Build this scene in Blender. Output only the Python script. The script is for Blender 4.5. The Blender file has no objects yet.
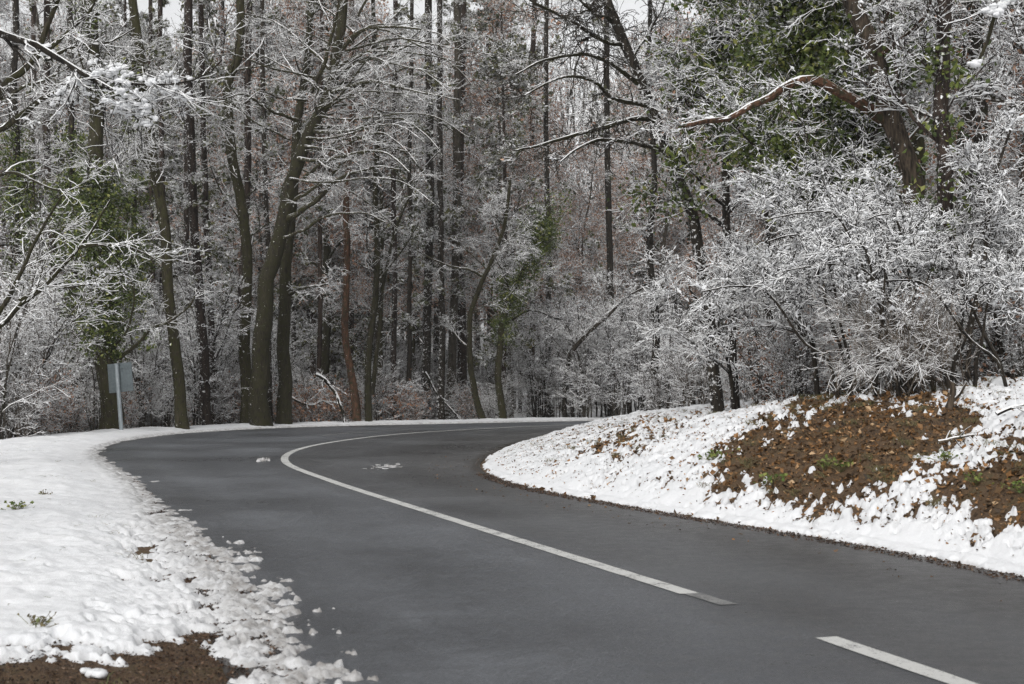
import bpy, math, random
import numpy as np
from mathutils import Matrix, Vector

R = math.radians
rng = np.random.default_rng(7)
random.seed(7)
scene = bpy.context.scene
COL = scene.collection

# ------------------------------------------------------------------ camera
CAM_H, PITCH, FPX, W, H = 1.5, math.atan(43 / 1422.0), 1422.2, 1024, 684
cp, sp_ = math.cos(PITCH), math.sin(PITCH)


def P(px, py, D):
    """world point on the vertical plane y = D seen at reference pixel"""
    a = (px - W / 2) / FPX
    b = -(py - H / 2) / FPX
    dy = cp - b * sp_
    dz = sp_ + b * cp
    k = D / dy
    return np.array([a * k, D, CAM_H + dz * k])


def proj(p):
    x, y, z = p[..., 0], p[..., 1], p[..., 2] - CAM_H
    f = y * cp + z * sp_
    u = -y * sp_ + z * cp
    f = np.where(f < 0.1, 0.1, f)
    return W / 2 + FPX * x / f, H / 2 - FPX * u / f


# ------------------------------------------------------------------ noise
_perm = np.random.default_rng(3).permutation(4096)
_g = np.random.default_rng(4).uniform(0, 2 * np.pi, 4096)
_gx, _gy = np.cos(_g), np.sin(_g)


def noise(x, y, s, seed=0):
    x = np.asarray(x) / s + seed * 17.31
    y = np.asarray(y) / s - seed * 9.77
    xi, yi = np.floor(x).astype(np.int64), np.floor(y).astype(np.int64)
    fx, fy = x - xi, y - yi
    u, v = fx * fx * fx * (fx * (6 * fx - 15) + 10), fy * fy * fy * (fy * (6 * fy - 15) + 10)

    def g(ix, iy, dx, dy):
        h = _perm[(_perm[ix & 4095] + iy) & 4095]
        return _gx[h] * dx + _gy[h] * dy
    a, b = g(xi, yi, fx, fy), g(xi + 1, yi, fx - 1, fy)
    c, d = g(xi, yi + 1, fx, fy - 1), g(xi + 1, yi + 1, fx - 1, fy - 1)
    return 1.5 * ((a * (1 - u) + b * u) * (1 - v) + (c * (1 - u) + d * u) * v)


def fbm(x, y, s, seed=0, o=3):
    t, a = 0, 1
    for k in range(o):
        t = t + a * noise(x, y, s, seed + k * 5)
        s, a = s * 0.5, a * 0.5
    return t


def sstep(a, b, x):
    t = np.clip((x - a) / (b - a), 0, 1)
    return t * t * (3 - 2 * t)


# ------------------------------------------------------------------ mesh helpers
def mesh_np(name, verts, quads=None, tris=None, smooth=False, mats=(), matidx=None, attrs=None):
    me = bpy.data.meshes.new(name)
    verts = np.ascontiguousarray(verts, dtype=np.float32).reshape(-1, 3)
    nq = 0 if quads is None else len(quads)
    nt = 0 if tris is None else len(tris)
    parts = []
    if nq: parts.append(np.asarray(quads).reshape(-1))
    if nt: parts.append(np.asarray(tris).reshape(-1))
    loops = np.concatenate(parts).astype(np.int32)
    starts = np.concatenate([np.arange(nq) * 4, nq * 4 + np.arange(nt) * 3]).astype(np.int32)
    me.vertices.add(len(verts))
    me.vertices.foreach_set('co', verts.reshape(-1))
    me.loops.add(len(loops))
    me.loops.foreach_set('vertex_index', loops)
    me.polygons.add(nq + nt)
    me.polygons.foreach_set('loop_start', starts)
    me.update(calc_edges=True)
    me.polygons.foreach_set('use_smooth', np.full(nq + nt, bool(smooth)))
    for m in mats: me.materials.append(m)
    if matidx is not None:
        me.polygons.foreach_set('material_index', np.asarray(matidx, dtype=np.int32))
    for k, v in (attrs or {}).items():
        a = me.attributes.new(k, 'FLOAT', 'POINT')
        a.data.foreach_set('value', np.ascontiguousarray(v, dtype=np.float32).reshape(-1))
    me.validate()
    return me


def link(name, me, parent=None):
    o = bpy.data.objects.new(name, me)
    COL.objects.link(o)
    if parent is not None: o.parent = parent
    return o


def thing(name, label, cat, loc=(0, 0, 0), group=None):
    o = bpy.data.objects.new(name, None)
    o.empty_display_size = 0.3
    COL.objects.link(o)
    o.location = loc
    o['label'] = label
    o['category'] = cat
    if group: o['group'] = group
    return o


def dup(root, loc, rz, sc, label=None):
    r = root.copy(); COL.objects.link(r)
    r.location = loc; r.rotation_euler = (0, 0, rz); r.scale = (sc, sc, sc)
    if label: r['label'] = label
    for ch in list(root.children):
        c = ch.copy(); COL.objects.link(c); c.parent = r
    return r


class Geo:
    """collects quads / tris blocks with a material index"""
    def __init__(s): s.v, s.q, s.t, s.qm, s.tm, s.n = [], [], [], [], [], 0

    def add(s, v, q=None, t=None, m=0):
        v = v.reshape(-1, 3)
        if q is not None: s.q.append(q.reshape(-1, 4) + s.n); s.qm.append(np.full(q.size // 4, m))
        if t is not None: s.t.append(t.reshape(-1, 3) + s.n); s.tm.append(np.full(t.size // 3, m))
        s.v.append(v); s.n += len(v)

    def mesh(s, name, mats, smooth=False, off=(0, 0, 0)):
        v = np.concatenate(s.v) - np.asarray(off)
        q = np.concatenate(s.q) if s.q else None
        t = np.concatenate(s.t) if s.t else None
        mi = np.concatenate(s.qm + s.tm)
        return mesh_np(name, v, q, t, smooth, mats, mi)


def tubes(geo, paths, rad, S=4, m=0, top=1.0, rough=0.0, cap=False):
    """paths (N,K,3), rad (N,K): S-sided tubes; with top>1 the upper edge is raised (snow lying on it)"""
    N, K, _ = paths.shape
    t = np.gradient(paths, axis=1)
    t /= np.linalg.norm(t, axis=2, keepdims=True) + 1e-9
    tm = t.mean(1, keepdims=True)
    up = np.where(np.abs(tm[..., 2:3]) > 0.93, np.array([1.0, 0.3, 0]), np.array([0, 0, 1.0]))
    u = np.cross(t, np.broadcast_to(up, t.shape)); u /= np.linalg.norm(u, axis=2, keepdims=True) + 1e-9
    v = np.cross(u, t)
    a = np.arange(S) * 2 * np.pi / S
    ca, sa = np.cos(a), np.sin(a)
    sa = np.where(sa > 0.5, sa * top, sa)
    r = rad[:, :, None]
    if rough:
        r = r * (1 + rough * rng.normal(size=(N, K, S)))
    V = paths[:, :, None, :] + (r * ca)[..., None] * u[:, :, None, :] + (r * sa)[..., None] * v[:, :, None, :]
    idx = np.arange(N * K * S).reshape(N, K, S)
    a0, a1 = idx[:, :-1], idx[:, 1:]
    q = np.stack([a0, np.roll(a0, -1, 2), np.roll(a1, -1, 2), a1], -1)
    geo.add(V, q=q, m=m)


def resample(pts, n, smooth=True):
    """Catmull-Rom through pts, n samples evenly by length"""
    p = np.asarray(pts, float)
    if len(p) > 2 and smooth:
        e = np.vstack([2 * p[0] - p[1], p, 2 * p[-1] - p[-2]])
        out = []
        for i in range(len(p) - 1):
            p0, p1, p2, p3 = e[i:i + 4]
            for s in np.linspace(0, 1, 12, endpoint=False):
                out.append(0.5 * (2 * p1 + (p2 - p0) * s + (2 * p0 - 5 * p1 + 4 * p2 - p3) * s * s + (3 * p1 - p0 - 3 * p2 + p3) * s ** 3))
        out.append(p[-1]); p = np.array(out)
    d = np.r_[0, np.cumsum(np.linalg.norm(np.diff(p, axis=0), axis=1))]
    s = np.linspace(0, d[-1], n)
    return np.stack([np.interp(s, d, p[:, k]) for k in range(p.shape[1])], 1)


# ------------------------------------------------------------------ materials
def nt_new(name):
    m = bpy.data.materials.new(name); m.use_nodes = True
    nt = m.node_tree
    b = nt.nodes['Principled BSDF']
    return m, nt, b


def nd(nt, t, **kw):
    n = nt.nodes.new(t)
    for k, v in kw.items():
        if k.startswith('i_'):
            key = k[2:]
            n.inputs[int(key) if key.isdigit() else key].default_value = v
        else: setattr(n, k, v)
    return n


def tex(nt, scale, detail=4, coord='Object', rough=0.6):
    tc = nt.nodes.new('ShaderNodeTexCoord')
    n = nd(nt, 'ShaderNodeTexNoise', i_Scale=scale, i_Detail=detail, i_Roughness=rough)
    nt.links.new(tc.outputs[coord], n.inputs['Vector'])
    return n


def ramp(nt, src, stops, const=False):
    r = nt.nodes.new('ShaderNodeValToRGB')
    if const: r.color_ramp.interpolation = 'CONSTANT'
    while len(r.color_ramp.elements) < len(stops): r.color_ramp.elements.new(0.5)
    for e, (p, c) in zip(r.color_ramp.elements, stops):
        e.position = p
        e.color = (c[0], c[1], c[2], 1) if hasattr(c, '__len__') else (c, c, c, 1)
    nt.links.new(src, r.inputs[0])
    return r


def mix(nt, fac, a, b):
    m = nt.nodes.new('ShaderNodeMix'); m.data_type = 'RGBA'
    for sock, val in ((0, fac), (6, a), (7, b)):
        if hasattr(val, 'links'): nt.links.new(val, m.inputs[sock])
        else: m.inputs[sock].default_value = val if sock == 0 else (*val[:3], 1)
    return m.outputs[2]


def mth(nt, op, a, b=0.0, clamp=False):
    m = nd(nt, 'ShaderNodeMath', operation=op, use_clamp=clamp)
    for k, val in ((0, a), (1, b)):
        if hasattr(val, 'links'): nt.links.new(val, m.inputs[k])
        else: m.inputs[k].default_value = val
    return m.outputs[0]


SNOW = (0.84, 0.84, 0.84)


def bark(name, dark, light, moss=None, thr=0.1, spk=0.25, sscale=9.0, moss_amt=0.5, bump=True, speck=0.0):
    """bark with moss; snow lies where the surface faces up"""
    m, nt, b = nt_new(name)
    n1 = tex(nt, 7.0, 5)
    mp = nt.nodes.new('ShaderNodeMapping'); mp.inputs['Scale'].default_value = (1, 1, 0.16)
    tc = nt.nodes.new('ShaderNodeTexCoord'); nt.links.new(tc.outputs['Object'], mp.inputs[0])
    n2 = nd(nt, 'ShaderNodeTexNoise', i_Scale=26.0, i_Detail=4.0); nt.links.new(mp.outputs[0], n2.inputs['Vector'])
    mp3 = nt.nodes.new('ShaderNodeMapping'); mp3.inputs['Scale'].default_value = (1, 1, 0.3); nt.links.new(tc.outputs['Object'], mp3.inputs[0])
    n5 = nd(nt, 'ShaderNodeTexNoise', i_Scale=8.0, i_Detail=6.0, i_Roughness=0.7); nt.links.new(mp3.outputs[0], n5.inputs['Vector'])
    c = ramp(nt, mth(nt, 'MULTIPLY', mth(nt, 'ADD', n2.outputs[0], n5.outputs[0]), 0.5), [(0.40, dark), (0.60, light)]).outputs[0]
    if moss:
        mm = ramp(nt, n1.outputs[0], [(0.62 - 0.4 * moss_amt, 0), (0.78 - 0.4 * moss_amt, 1)]).outputs[0]
        c = mix(nt, mm, c, moss)
    oi = nt.nodes.new('ShaderNodeObjectInfo')
    hv = nd(nt, 'ShaderNodeHueSaturation')
    nt.links.new(mth(nt, 'MULTIPLY_ADD', oi.outputs['Random'], 0.6), hv.inputs['Value'])
    hv.inputs['Value'].links[0].from_node.inputs[2].default_value = 0.7
    nt.links.new(c, hv.inputs['Color']); c = hv.outputs[0]
    geo = nt.nodes.new('ShaderNodeNewGeometry')
    sx = nt.nodes.new('ShaderNodeSeparateXYZ'); nt.links.new(geo.outputs['Normal'], sx.inputs[0])
    ns = tex(nt, sscale, 3)
    v = mth(nt, 'ADD', sx.outputs[2], mth(nt, 'MULTIPLY', mth(nt, 'SUBTRACT', ns.outputs[0], 0.5), spk * 4))
    f = nd(nt, 'ShaderNodeMapRange'); f.inputs[1].default_value = thr; f.inputs[2].default_value = thr + 0.12
    nt.links.new(v, f.inputs[0])
    fac = f.outputs[0]
    if speck:
        n3 = tex(nt, 11.0, 6, rough=0.75)
        sp2 = mth(nt, 'ADD', n3.outputs[0], mth(nt, 'MULTIPLY', sx.outputs[0], -0.05))
        f2 = nd(nt, 'ShaderNodeMapRange'); f2.inputs[1].default_value = 0.68 - speck; f2.inputs[2].default_value = 0.71 - speck
        nt.links.new(sp2, f2.inputs[0])
        fac = mth(nt, 'MAXIMUM', fac, f2.outputs[0])
    c = mix(nt, fac, c, SNOW)
    nt.links.new(c, b.inputs['Base Color'])
    b.inputs['Roughness'].default_value = 0.85
    b.inputs['Specular IOR Level'].default_value = 0.25
    if bump:
        bp = nd(nt, 'ShaderNodeBump', i_Strength=0.8, i_Distance=0.02)
        nt.links.new(n2.outputs[0], bp.inputs['Height']); nt.links.new(bp.outputs[0], b.inputs['Normal'])
    return m


MAT = {}
BK = dict(
    olive=((0.008, 0.007, 0.0045), (0.050, 0.042, 0.026), (0.030, 0.029, 0.010), 0.50),
    dark=((0.006, 0.005, 0.004), (0.036, 0.029, 0.021), None, 0.0),
    brown=((0.014, 0.011, 0.008), (0.12, 0.090, 0.064), (0.045, 0.045, 0.022), 0.15),
    pine=((0.008, 0.006, 0.005), (0.052, 0.036, 0.027), None, 0.0),
    grey=((0.018, 0.015, 0.012), (0.085, 0.072, 0.057), (0.03, 0.032, 0.015), 0.25),
    red=((0.026, 0.014, 0.009), (0.135, 0.068, 0.040), (0.03, 0.032, 0.015), 0.35),
)
for k, (d, l, ms, ma) in BK.items():
    MAT[k] = bark('bark_' + k, d, l, ms, thr=0.42, spk=0.22, moss_amt=ma, speck=0.035)
    MAT[k + '_twig'] = bark('twig_' + k, tuple(x * 0.9 for x in d), tuple(x * 0.8 for x in l), ms, thr=0.15, spk=0.42, sscale=4.0, moss_amt=ma * 0.6, bump=False)
MAT['pine_speck'] = bark('bark_pine_snowy', *BK['pine'][:2], None, thr=0.42, speck=0.08)
MAT['dark_speck'] = bark('bark_dark_snowy', *BK['dark'][:2], None, thr=0.42, speck=0.09)
MAT['bare_twig'] = bark('twig_bare', (0.010, 0.009, 0.007), (0.05, 0.042, 0.03), None, thr=0.62, spk=0.35, sscale=3, bump=False)
MAT['snowy_twig'] = bark('twig_snowy', (0.014, 0.011, 0.008), (0.060, 0.047, 0.034), None, thr=0.30, spk=0.45, sscale=9, bump=False)
MAT['bush_twig'] = bark('twig_bush', (0.034, 0.027, 0.020), (0.090, 0.071, 0.053), None, thr=0.20, spk=0.42, sscale=7, bump=False)
MAT['dry_twig'] = bark('twig_dry', (0.07, 0.055, 0.04), (0.17, 0.14, 0.11), None, thr=0.26, spk=0.4, sscale=5, bump=False)


def snow_mat(name, dirt=False):
    m, nt, b = nt_new(name)
    n = tex(nt, 1.2, 6)
    c = ramp(nt, n.outputs[0], [(0.3, (0.71, 0.72, 0.735)), (0.7, (0.80, 0.805, 0.815))]).outputs[0]
    if dirt:
        at = nd(nt, 'ShaderNodeAttribute', attribute_name='dirt')
        n2 = tex(nt, 9.0, 6)
        d = mth(nt, 'MULTIPLY', at.outputs['Fac'], ramp(nt, n2.outputs[0], [(0.35, 0.30), (0.62, 1.0)]).outputs[0], True)
        c = mix(nt, d, c, (0.24, 0.225, 0.21))
    nt.links.new(c, b.inputs['Base Color'])
    b.inputs['Roughness'].default_value = 0.75
    b.inputs['Specular IOR Level'].default_value = 0.2
    n3 = tex(nt, 22.0, 8, rough=0.7)
    bp = nd(nt, 'ShaderNodeBump', i_Strength=0.5, i_Distance=0.02)
    nt.links.new(n3.outputs[0], bp.inputs['Height']); nt.links.new(bp.outputs[0], b.inputs['Normal'])
    return m


MAT['snow'] = snow_mat('snow_ground', True)
MAT['clump'] = snow_mat('snow_clump')


def leaf_mat(name, stops, snow=0.5, snow_amt=0.6):
    m, nt, b = nt_new(name)
    geo = nt.nodes.new('ShaderNodeNewGeometry')
    c = ramp(nt, geo.outputs['Random Per Island'], stops).outputs[0]
    if snow is not None:
        sx = nt.nodes.new('ShaderNodeSeparateXYZ'); nt.links.new(geo.outputs['True Normal'], sx.inputs[0])
        az = mth(nt, 'ABSOLUTE', sx.outputs[2])
        wn = tex(nt, 2.5, 4)
        v = mth(nt, 'ADD', az, mth(nt, 'MULTIPLY', mth(nt, 'SUBTRACT', wn.outputs[0], 0.5), 2.5))
        f = nd(nt, 'ShaderNodeMapRange'); f.inputs[1].default_value = snow; f.inputs[2].default_value = snow + 0.1; f.inputs[4].default_value = snow_amt
        nt.links.new(v, f.inputs[0])
        c = mix(nt, f.outputs[0], c, SNOW)
    nt.links.new(c, b.inputs['Base Color'])
    b.inputs['Roughness'].default_value = 0.6
    b.inputs['Specular IOR Level'].default_value = 0.3
    return m


MAT['ivy'] = leaf_mat('ivy_leaf', [(0, (0.026, 0.040, 0.009)), (0.5, (0.062, 0.088, 0.018)), (0.85, (0.135, 0.165, 0.034)), (1, (0.25, 0.25, 0.08))], 0.82)
MAT['needle'] = leaf_mat('pine_needle', [(0, (0.03, 0.038, 0.014)), (0.6, (0.07, 0.075, 0.03)), (1, (0.14, 0.13, 0.05))], 0.55, 0.9)
MAT['oak'] = leaf_mat('dry_leaf', [(0, (0.17, 0.085, 0.052)), (0.5, (0.33, 0.185, 0.12)), (1, (0.50, 0.31, 0.21))], 0.95, 0.8)
MAT['litter'] = leaf_mat('fallen_leaf', [(0, (0.026, 0.016, 0.009)), (0.3, (0.085, 0.050, 0.022)), (0.6, (0.17, 0.090, 0.036)), (0.88, (0.30, 0.155, 0.060)), (1, (0.44, 0.30, 0.17))], None)
MAT['litter_dark'] = leaf_mat('wet_debris', [(0, (0.016, 0.010, 0.007)), (0.5, (0.05, 0.028, 0.016)), (0.85, (0.11, 0.06, 0.033)), (1, (0.20, 0.15, 0.11))], None)
MAT['weed'] = leaf_mat('weed_leaf', [(0, (0.06, 0.10, 0.02)), (0.6, (0.13, 0.17, 0.035)), (1, (0.22, 0.22, 0.06))], None)
MAT['grass'] = leaf_mat('dry_grass', [(0, (0.07, 0.06, 0.03)), (0.6, (0.17, 0.14, 0.07)), (1, (0.12, 0.15, 0.05))], None)


def ground_mat():
    m, nt, b = nt_new('leaf_litter_soil')
    n = tex(nt, 3.0, 8, rough=0.7); n2 = tex(nt, 30.0, 6, rough=0.75)
    c = mix(nt, 0.5, ramp(nt, n.outputs[0], [(0.3, (0.050, 0.032, 0.017)), (0.5, (0.15, 0.088, 0.040)), (0.68, (0.10, 0.095, 0.035))]).outputs[0],
            ramp(nt, n2.outputs[0], [(0.3, (0.02, 0.014, 0.009)), (0.55, (0.14, 0.082, 0.042)), (0.72, (0.26, 0.17, 0.10))]).outputs[0])
    nt.links.new(c, b.inputs['Base Color']); b.inputs['Roughness'].default_value = 0.9
    bp = nd(nt, 'ShaderNodeBump', i_Strength=1.0, i_Distance=0.05)
    nt.links.new(n2.outputs[0], bp.inputs['Height']); nt.links.new(bp.outputs[0], b.inputs['Normal'])
    return m


def road_mat():
    m, nt, b = nt_new('wet_asphalt')
    n = tex(nt, 0.25, 6, rough=0.6); n2 = tex(nt, 60.0, 8, rough=0.85); n3 = tex(nt, 5.5, 8, rough=0.75); n6 = tex(nt, 17.0, 5, rough=0.8)
    c = ramp(nt, n.outputs[0], [(0.38, (0.064, 0.068, 0.076)), (0.62, (0.118, 0.125, 0.137))]).outputs[0]

    def mul(c, src, stops, f=1.0):
        mm = nd(nt, 'ShaderNodeMix', data_type='RGBA', blend_type='MULTIPLY'); mm.inputs[0].default_value = f
        nt.links.new(c, mm.inputs[6]); nt.links.new(ramp(nt, src, stops).outputs[0], mm.inputs[7])
        return mm.outputs[2]
    c = mul(c, n2.outputs[0], [(0.30, 0.25), (0.5, 1.0), (0.70, 2.0)], .9)
    c = mul(c, n3.outputs[0], [(0.34, 0.84), (0.5, 1.0), (0.66, 1.15)])
    c = mul(c, n6.outputs[0], [(0.30, 0.72), (0.48, 1.0), (0.60, 1.0), (0.72, 1.3)])
    ac = nd(nt, 'ShaderNodeAttribute', attribute_name='across')     # wheel tracks polished darker; forest's brownish reflection painted into the right lane
    c = mul(c, ac.outputs['Fac'], [(0.0, 1.0), (0.12, 0.82), (0.2, 1.12), (0.33, 0.92), (0.46, 1.15), (0.6, (.80, .78, .75)), (0.72, (.9, .88, .85)), (0.85, (.64, .61, .57)), (1.0, (.75, .70, .65))])
    n7 = tex(nt, 90.0, 3, rough=0.5)
    sp = nd(nt, 'ShaderNodeMapRange'); sp.inputs[1].default_value = 0.70; sp.inputs[2].default_value = 0.74
    nt.links.new(n7.outputs[0], sp.inputs[0])
    c = mix(nt, sp.outputs[0], c, (0.38, 0.36, 0.33))
    # brown grit and damp along both edges
    at = nd(nt, 'ShaderNodeAttribute', attribute_name='edge')
    n4 = tex(nt, 4.0, 8, rough=0.75)
    e = mth(nt, 'ADD', at.outputs['Fac'], mth(nt, 'MULTIPLY', mth(nt, 'SUBTRACT', n4.outputs[0], 0.5), 2.2))
    f = nd(nt, 'ShaderNodeMapRange'); f.inputs[1].default_value = 0.35; f.inputs[2].default_value = 0.85
    nt.links.new(e, f.inputs[0])
    c = mix(nt, f.outputs[0], c, (0.028, 0.022, 0.017))
    nt.links.new(c, b.inputs['Base Color'])
    rr = ramp(nt, mth(nt, 'MULTIPLY', mth(nt, 'ADD', n3.outputs[0], n.outputs[0]), .5), [(0.36, 0.24), (0.62, 0.52)])
    r2 = mth(nt, 'SUBTRACT', rr.outputs[0], mth(nt, 'MULTIPLY', f.outputs[0], .1))
    nt.links.new(r2, b.inputs['Roughness'])
    b.inputs['Specular IOR Level'].default_value = 0.5
    bp = nd(nt, 'ShaderNodeBump', i_Strength=0.7, i_Distance=0.012)
    nt.links.new(mth(nt, 'ADD', n2.outputs[0], mth(nt, 'MULTIPLY', n6.outputs[0], .7)), bp.inputs['Height']); nt.links.new(bp.outputs[0], b.inputs['Normal'])
    return m


def paint_mat(name, col, wear):
    m, nt, b = nt_new(name)
    n = tex(nt, 40.0, 8, rough=0.8); n1 = tex(nt, 3.0, 4)
    s = mth(nt, 'ADD', n.outputs[0], mth(nt, 'MULTIPLY', mth(nt, 'SUBTRACT', n1.outputs[0], 0.5), 0.6))
    c = ramp(nt, s, [(wear, (0.13, 0.13, 0.13)), (wear + 0.1, col), (0.8, tuple(x * 1.12 for x in col))]).outputs[0]
    nt.links.new(c, b.inputs['Base Color']); b.inputs['Roughness'].default_value = 0.55
    return m


MAT['ground'] = ground_mat()
MAT['road'] = road_mat()
MAT['paint'] = paint_mat('road_paint', (0.56, 0.56, 0.54), 0.36)
MAT['paint_old'] = paint_mat('road_paint_worn', (0.25, 0.25, 0.245), 0.48)
m, nt, b = nt_new('galvanised_steel')
n = tex(nt, 14.0, 4)
c = ramp(nt, n.outputs[0], [(0.3, (0.11, 0.135, 0.145)), (0.7, (0.17, 0.20, 0.21))])
nt.links.new(c.outputs[0], b.inputs['Base Color']); b.inputs['Metallic'].default_value = 0.35; b.inputs['Roughness'].default_value = 0.5
MAT['steel'] = m
m, nt, b = nt_new('galvanised_post')
n = tex(nt, 10.0, 4)
c = ramp(nt, n.outputs[0], [(0.3, (0.27, 0.31, 0.33)), (0.7, (0.38, 0.42, 0.44))])
nt.links.new(c.outputs[0], b.inputs['Base Color']); b.inputs['Metallic'].default_value = 0.3; b.inputs['Roughness'].default_value = 0.45
MAT['steel_light'] = m

# ------------------------------------------------------------------ road layout (plan, metres)
CEN = resample([(13.7, -30), (7.5, -10), (4.4, 0), (1.85, 8.5), (1.25, 10.3), (-0.78, 16.2), (-2.85, 22.3), (-4.40, 27.7), (-4.95, 32.8), (-4.6, 38), (-3.4, 43.5),
                (-1.1, 48.5), (1.8, 53), (6, 57.5), (12, 62), (22, 66), (40, 70)], 700)
INN = resample([(17.5, -30), (10.6, -10), (7.4, 0), (4.0, 11.1), (3.45, 12.8), (2.6, 14.9), (1.35, 17.8), (0.26, 20.7), (-0.37, 23.7), (-0.6, 26.7), (-0.47, 30.5),
                (-0.1, 35), (0.55, 39.5), (1.7, 44), (3.6, 48.5), (7, 53), (12.5, 57.5), (22, 61.5), (40, 65)], 700)
OUT = resample([(10.5, -30), (4.2, -10), (1.1, 0), (-1.15, 7.1), (-1.9, 9.9), (-2.4, 11.4), (-4.0, 16.2), (-5.9, 22), (-7.6, 26.7), (-8.9, 30.5), (-9.9, 35), (-10.4, 40),
                (-9.9, 45), (-7.6, 50.4), (-2.6, 54.9), (2.8, 59), (9, 63), (20, 68), (40, 74)], 700)


def sdist(x, y, line):
    """signed distance to a polyline, positive on its right-hand side"""
    sh = x.shape; x = x.ravel(); y = y.ravel()
    L = line[::4]
    out = np.empty(len(x))
    a, b_ = L[:-1], L[1:]
    d = b_ - a; dd = (d ** 2).sum(1)
    for s in range(0, len(x), 20000):
        px, py = x[s:s + 20000, None], y[s:s + 20000, None]
        t = np.clip(((px - a[:, 0]) * d[:, 0] + (py - a[:, 1]) * d[:, 1]) / dd, 0, 1)
        ex, ey = px - (a[:, 0] + t * d[:, 0]), py - (a[:, 1] + t * d[:, 1])
        q = ex * ex + ey * ey
        k = q.argmin(1); i = np.arange(len(k))
        cr = d[k, 0] * ey[i, k] - d[k, 1] * ex[i, k]
        out[s:s + 20000] = np.sqrt(q[i, k]) * np.where(cr < 0, 1, -1)
    return out.reshape(sh)


def dists(x, y):
    return sdist(x, y, INN), -sdist(x, y, OUT)   # d_in > 0 on the bank, d_out > 0 on the outer verge


def height(x, y, din=None, dout=None):
    x = np.asarray(x, float); y = np.asarray(y, float)
    if din is None: din, dout = dists(x, y)
    hz = np.zeros_like(x)
    # inner bank
    d = np.clip(din - 0.25, 0, None)
    nearb = sstep(28, 18, y)
    amp = 1.12 + 0.50 * nearb + 0.06 * np.tanh((x - 3) / 3)
    b_ = amp * (1 - np.exp(-d / (3.1 - 0.9 * nearb))) + 0.02 * np.clip(d - 8, 0, 60)
    b_ += 0.10 * fbm(x, y, 2.2, 2) * sstep(0.3, 2.5, d)
    b_ += 0.045 * fbm(x, y, 0.55, 6) * sstep(0.1, 1.2, d)
    b_ -= 0.18 * np.exp(-((x - 0.42 * y + 1.35 + 0.15 * (y - 14)) / 0.5) ** 2) * sstep(1.0, 2.5, d) * sstep(19, 15, y)
    hz += np.where(din > 0, b_, 0)
    # outer verge, falling away behind its shoulder
    d = np.clip(dout, 0, None)
    far = sstep(40, 50, y)
    e = np.where(dout > 0, 0.06 * sstep(0.38, 1.1, d) + 0.04 * fbm(x, y, 1.6, 9) * sstep(0.4, 1.2, d) + 0.010 * fbm(x, y, 0.4, 12) * sstep(0.38, .8, d)
                 - (1.6 - 0.9 * far) * sstep(2.1 - 0.7 * far, 10, d), 0)
    hz += e
    # wooded hill far behind
    r = np.sqrt(x * x + y * y)
    hz += 0.22 * np.clip(r - 105, 0, 220) * np.where(y > 0, 1, 0.2) * sstep(100, 150, r)
    return hz


def gz(x, y):
    return float(height(np.array([float(x)]), np.array([float(y)]))[0])


# ------------------------------------------------------------------ ground and snow sheets
fine = np.radians(np.arange(-23.5, 23.51, 0.088))
coarse = np.radians(np.arange(28, 333, 5.0))
TH = np.r_[fine, coarse]
RR = np.r_[np.geomspace(0.4, 5.2, 12)[:-1], np.geomspace(5.2, 64, 900)[:-1], np.geomspace(64, 420, 70)]


def polar(TH, RR):
    t, r = np.meshgrid(TH, RR)
    return r * np.sin(t), r * np.cos(t)


def gridq(nr, nc, wrap=True):
    i = np.arange(nr * nc).reshape(nr, nc)
    a = i[:-1]; c = i[1:]
    a2, c2 = np.roll(a, -1, 1), np.roll(c, -1, 1)
    return np.stack([a, a2, c2, c], -1).reshape(-1, 4)


X, Y = polar(TH, RR)
DIN, DOUT = dists(X, Y)
ZG = height(X, Y, DIN, DOUT)
onroad = (DIN < 0) & (DOUT < 0)

# ground: every second ring and spoke
sl = (slice(None, None, 2), slice(None, None, 2))
gx, gy = X[sl], Y[sl]
gz_ = ZG[sl] + np.where((DIN[sl] < -0.25) & (DOUT[sl] < -0.25), -0.06, 0) - 0.006
gz_ = gz_ + np.where(~onroad[sl], 0.012 * noise(gx, gy, 0.13, 31), 0)
V = np.stack([gx, gy, gz_], -1)
V0 = V.reshape(-1, 3)
q = gridq(*gx.shape)[:, ::-1]
# close the middle
cidx = len(V0); ring = np.arange(gx.shape[1])
tri = np.stack([np.full(len(ring), cidx), np.roll(ring, -1), ring], 1)[:, ::-1]
V0 = np.vstack([V0, [[0, 0, V0[0, 2]]]])
me = mesh_np('ground', V0, q, tri, True, [MAT['ground']])
o = link('ground', me); o['kind'] = 'structure'


def poly_sd(px, py, poly):
    """approx signed distance in pixels, positive inside"""
    p = np.array(poly, float); best = np.full(px.shape, 1e9); ins = np.zeros(px.shape, bool)
    for i in range(len(p)):
        a, c = p[i], p[(i + 1) % len(p)]
        d = c - a
        t = np.clip(((px - a[0]) * d[0] + (py - a[1]) * d[1]) / (d @ d), 0, 1)
        best = np.minimum(best, np.hypot(px - a[0] - t * d[0], py - a[1] - t * d[1]))
        cond = (a[1] > py) != (c[1] > py)
        with np.errstate(divide='ignore', invalid='ignore'):
            xi = a[0] + (py - a[1]) * d[0] / d[1]
        ins ^= cond & (px < xi)
    return np.where(ins, best, -best)


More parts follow.
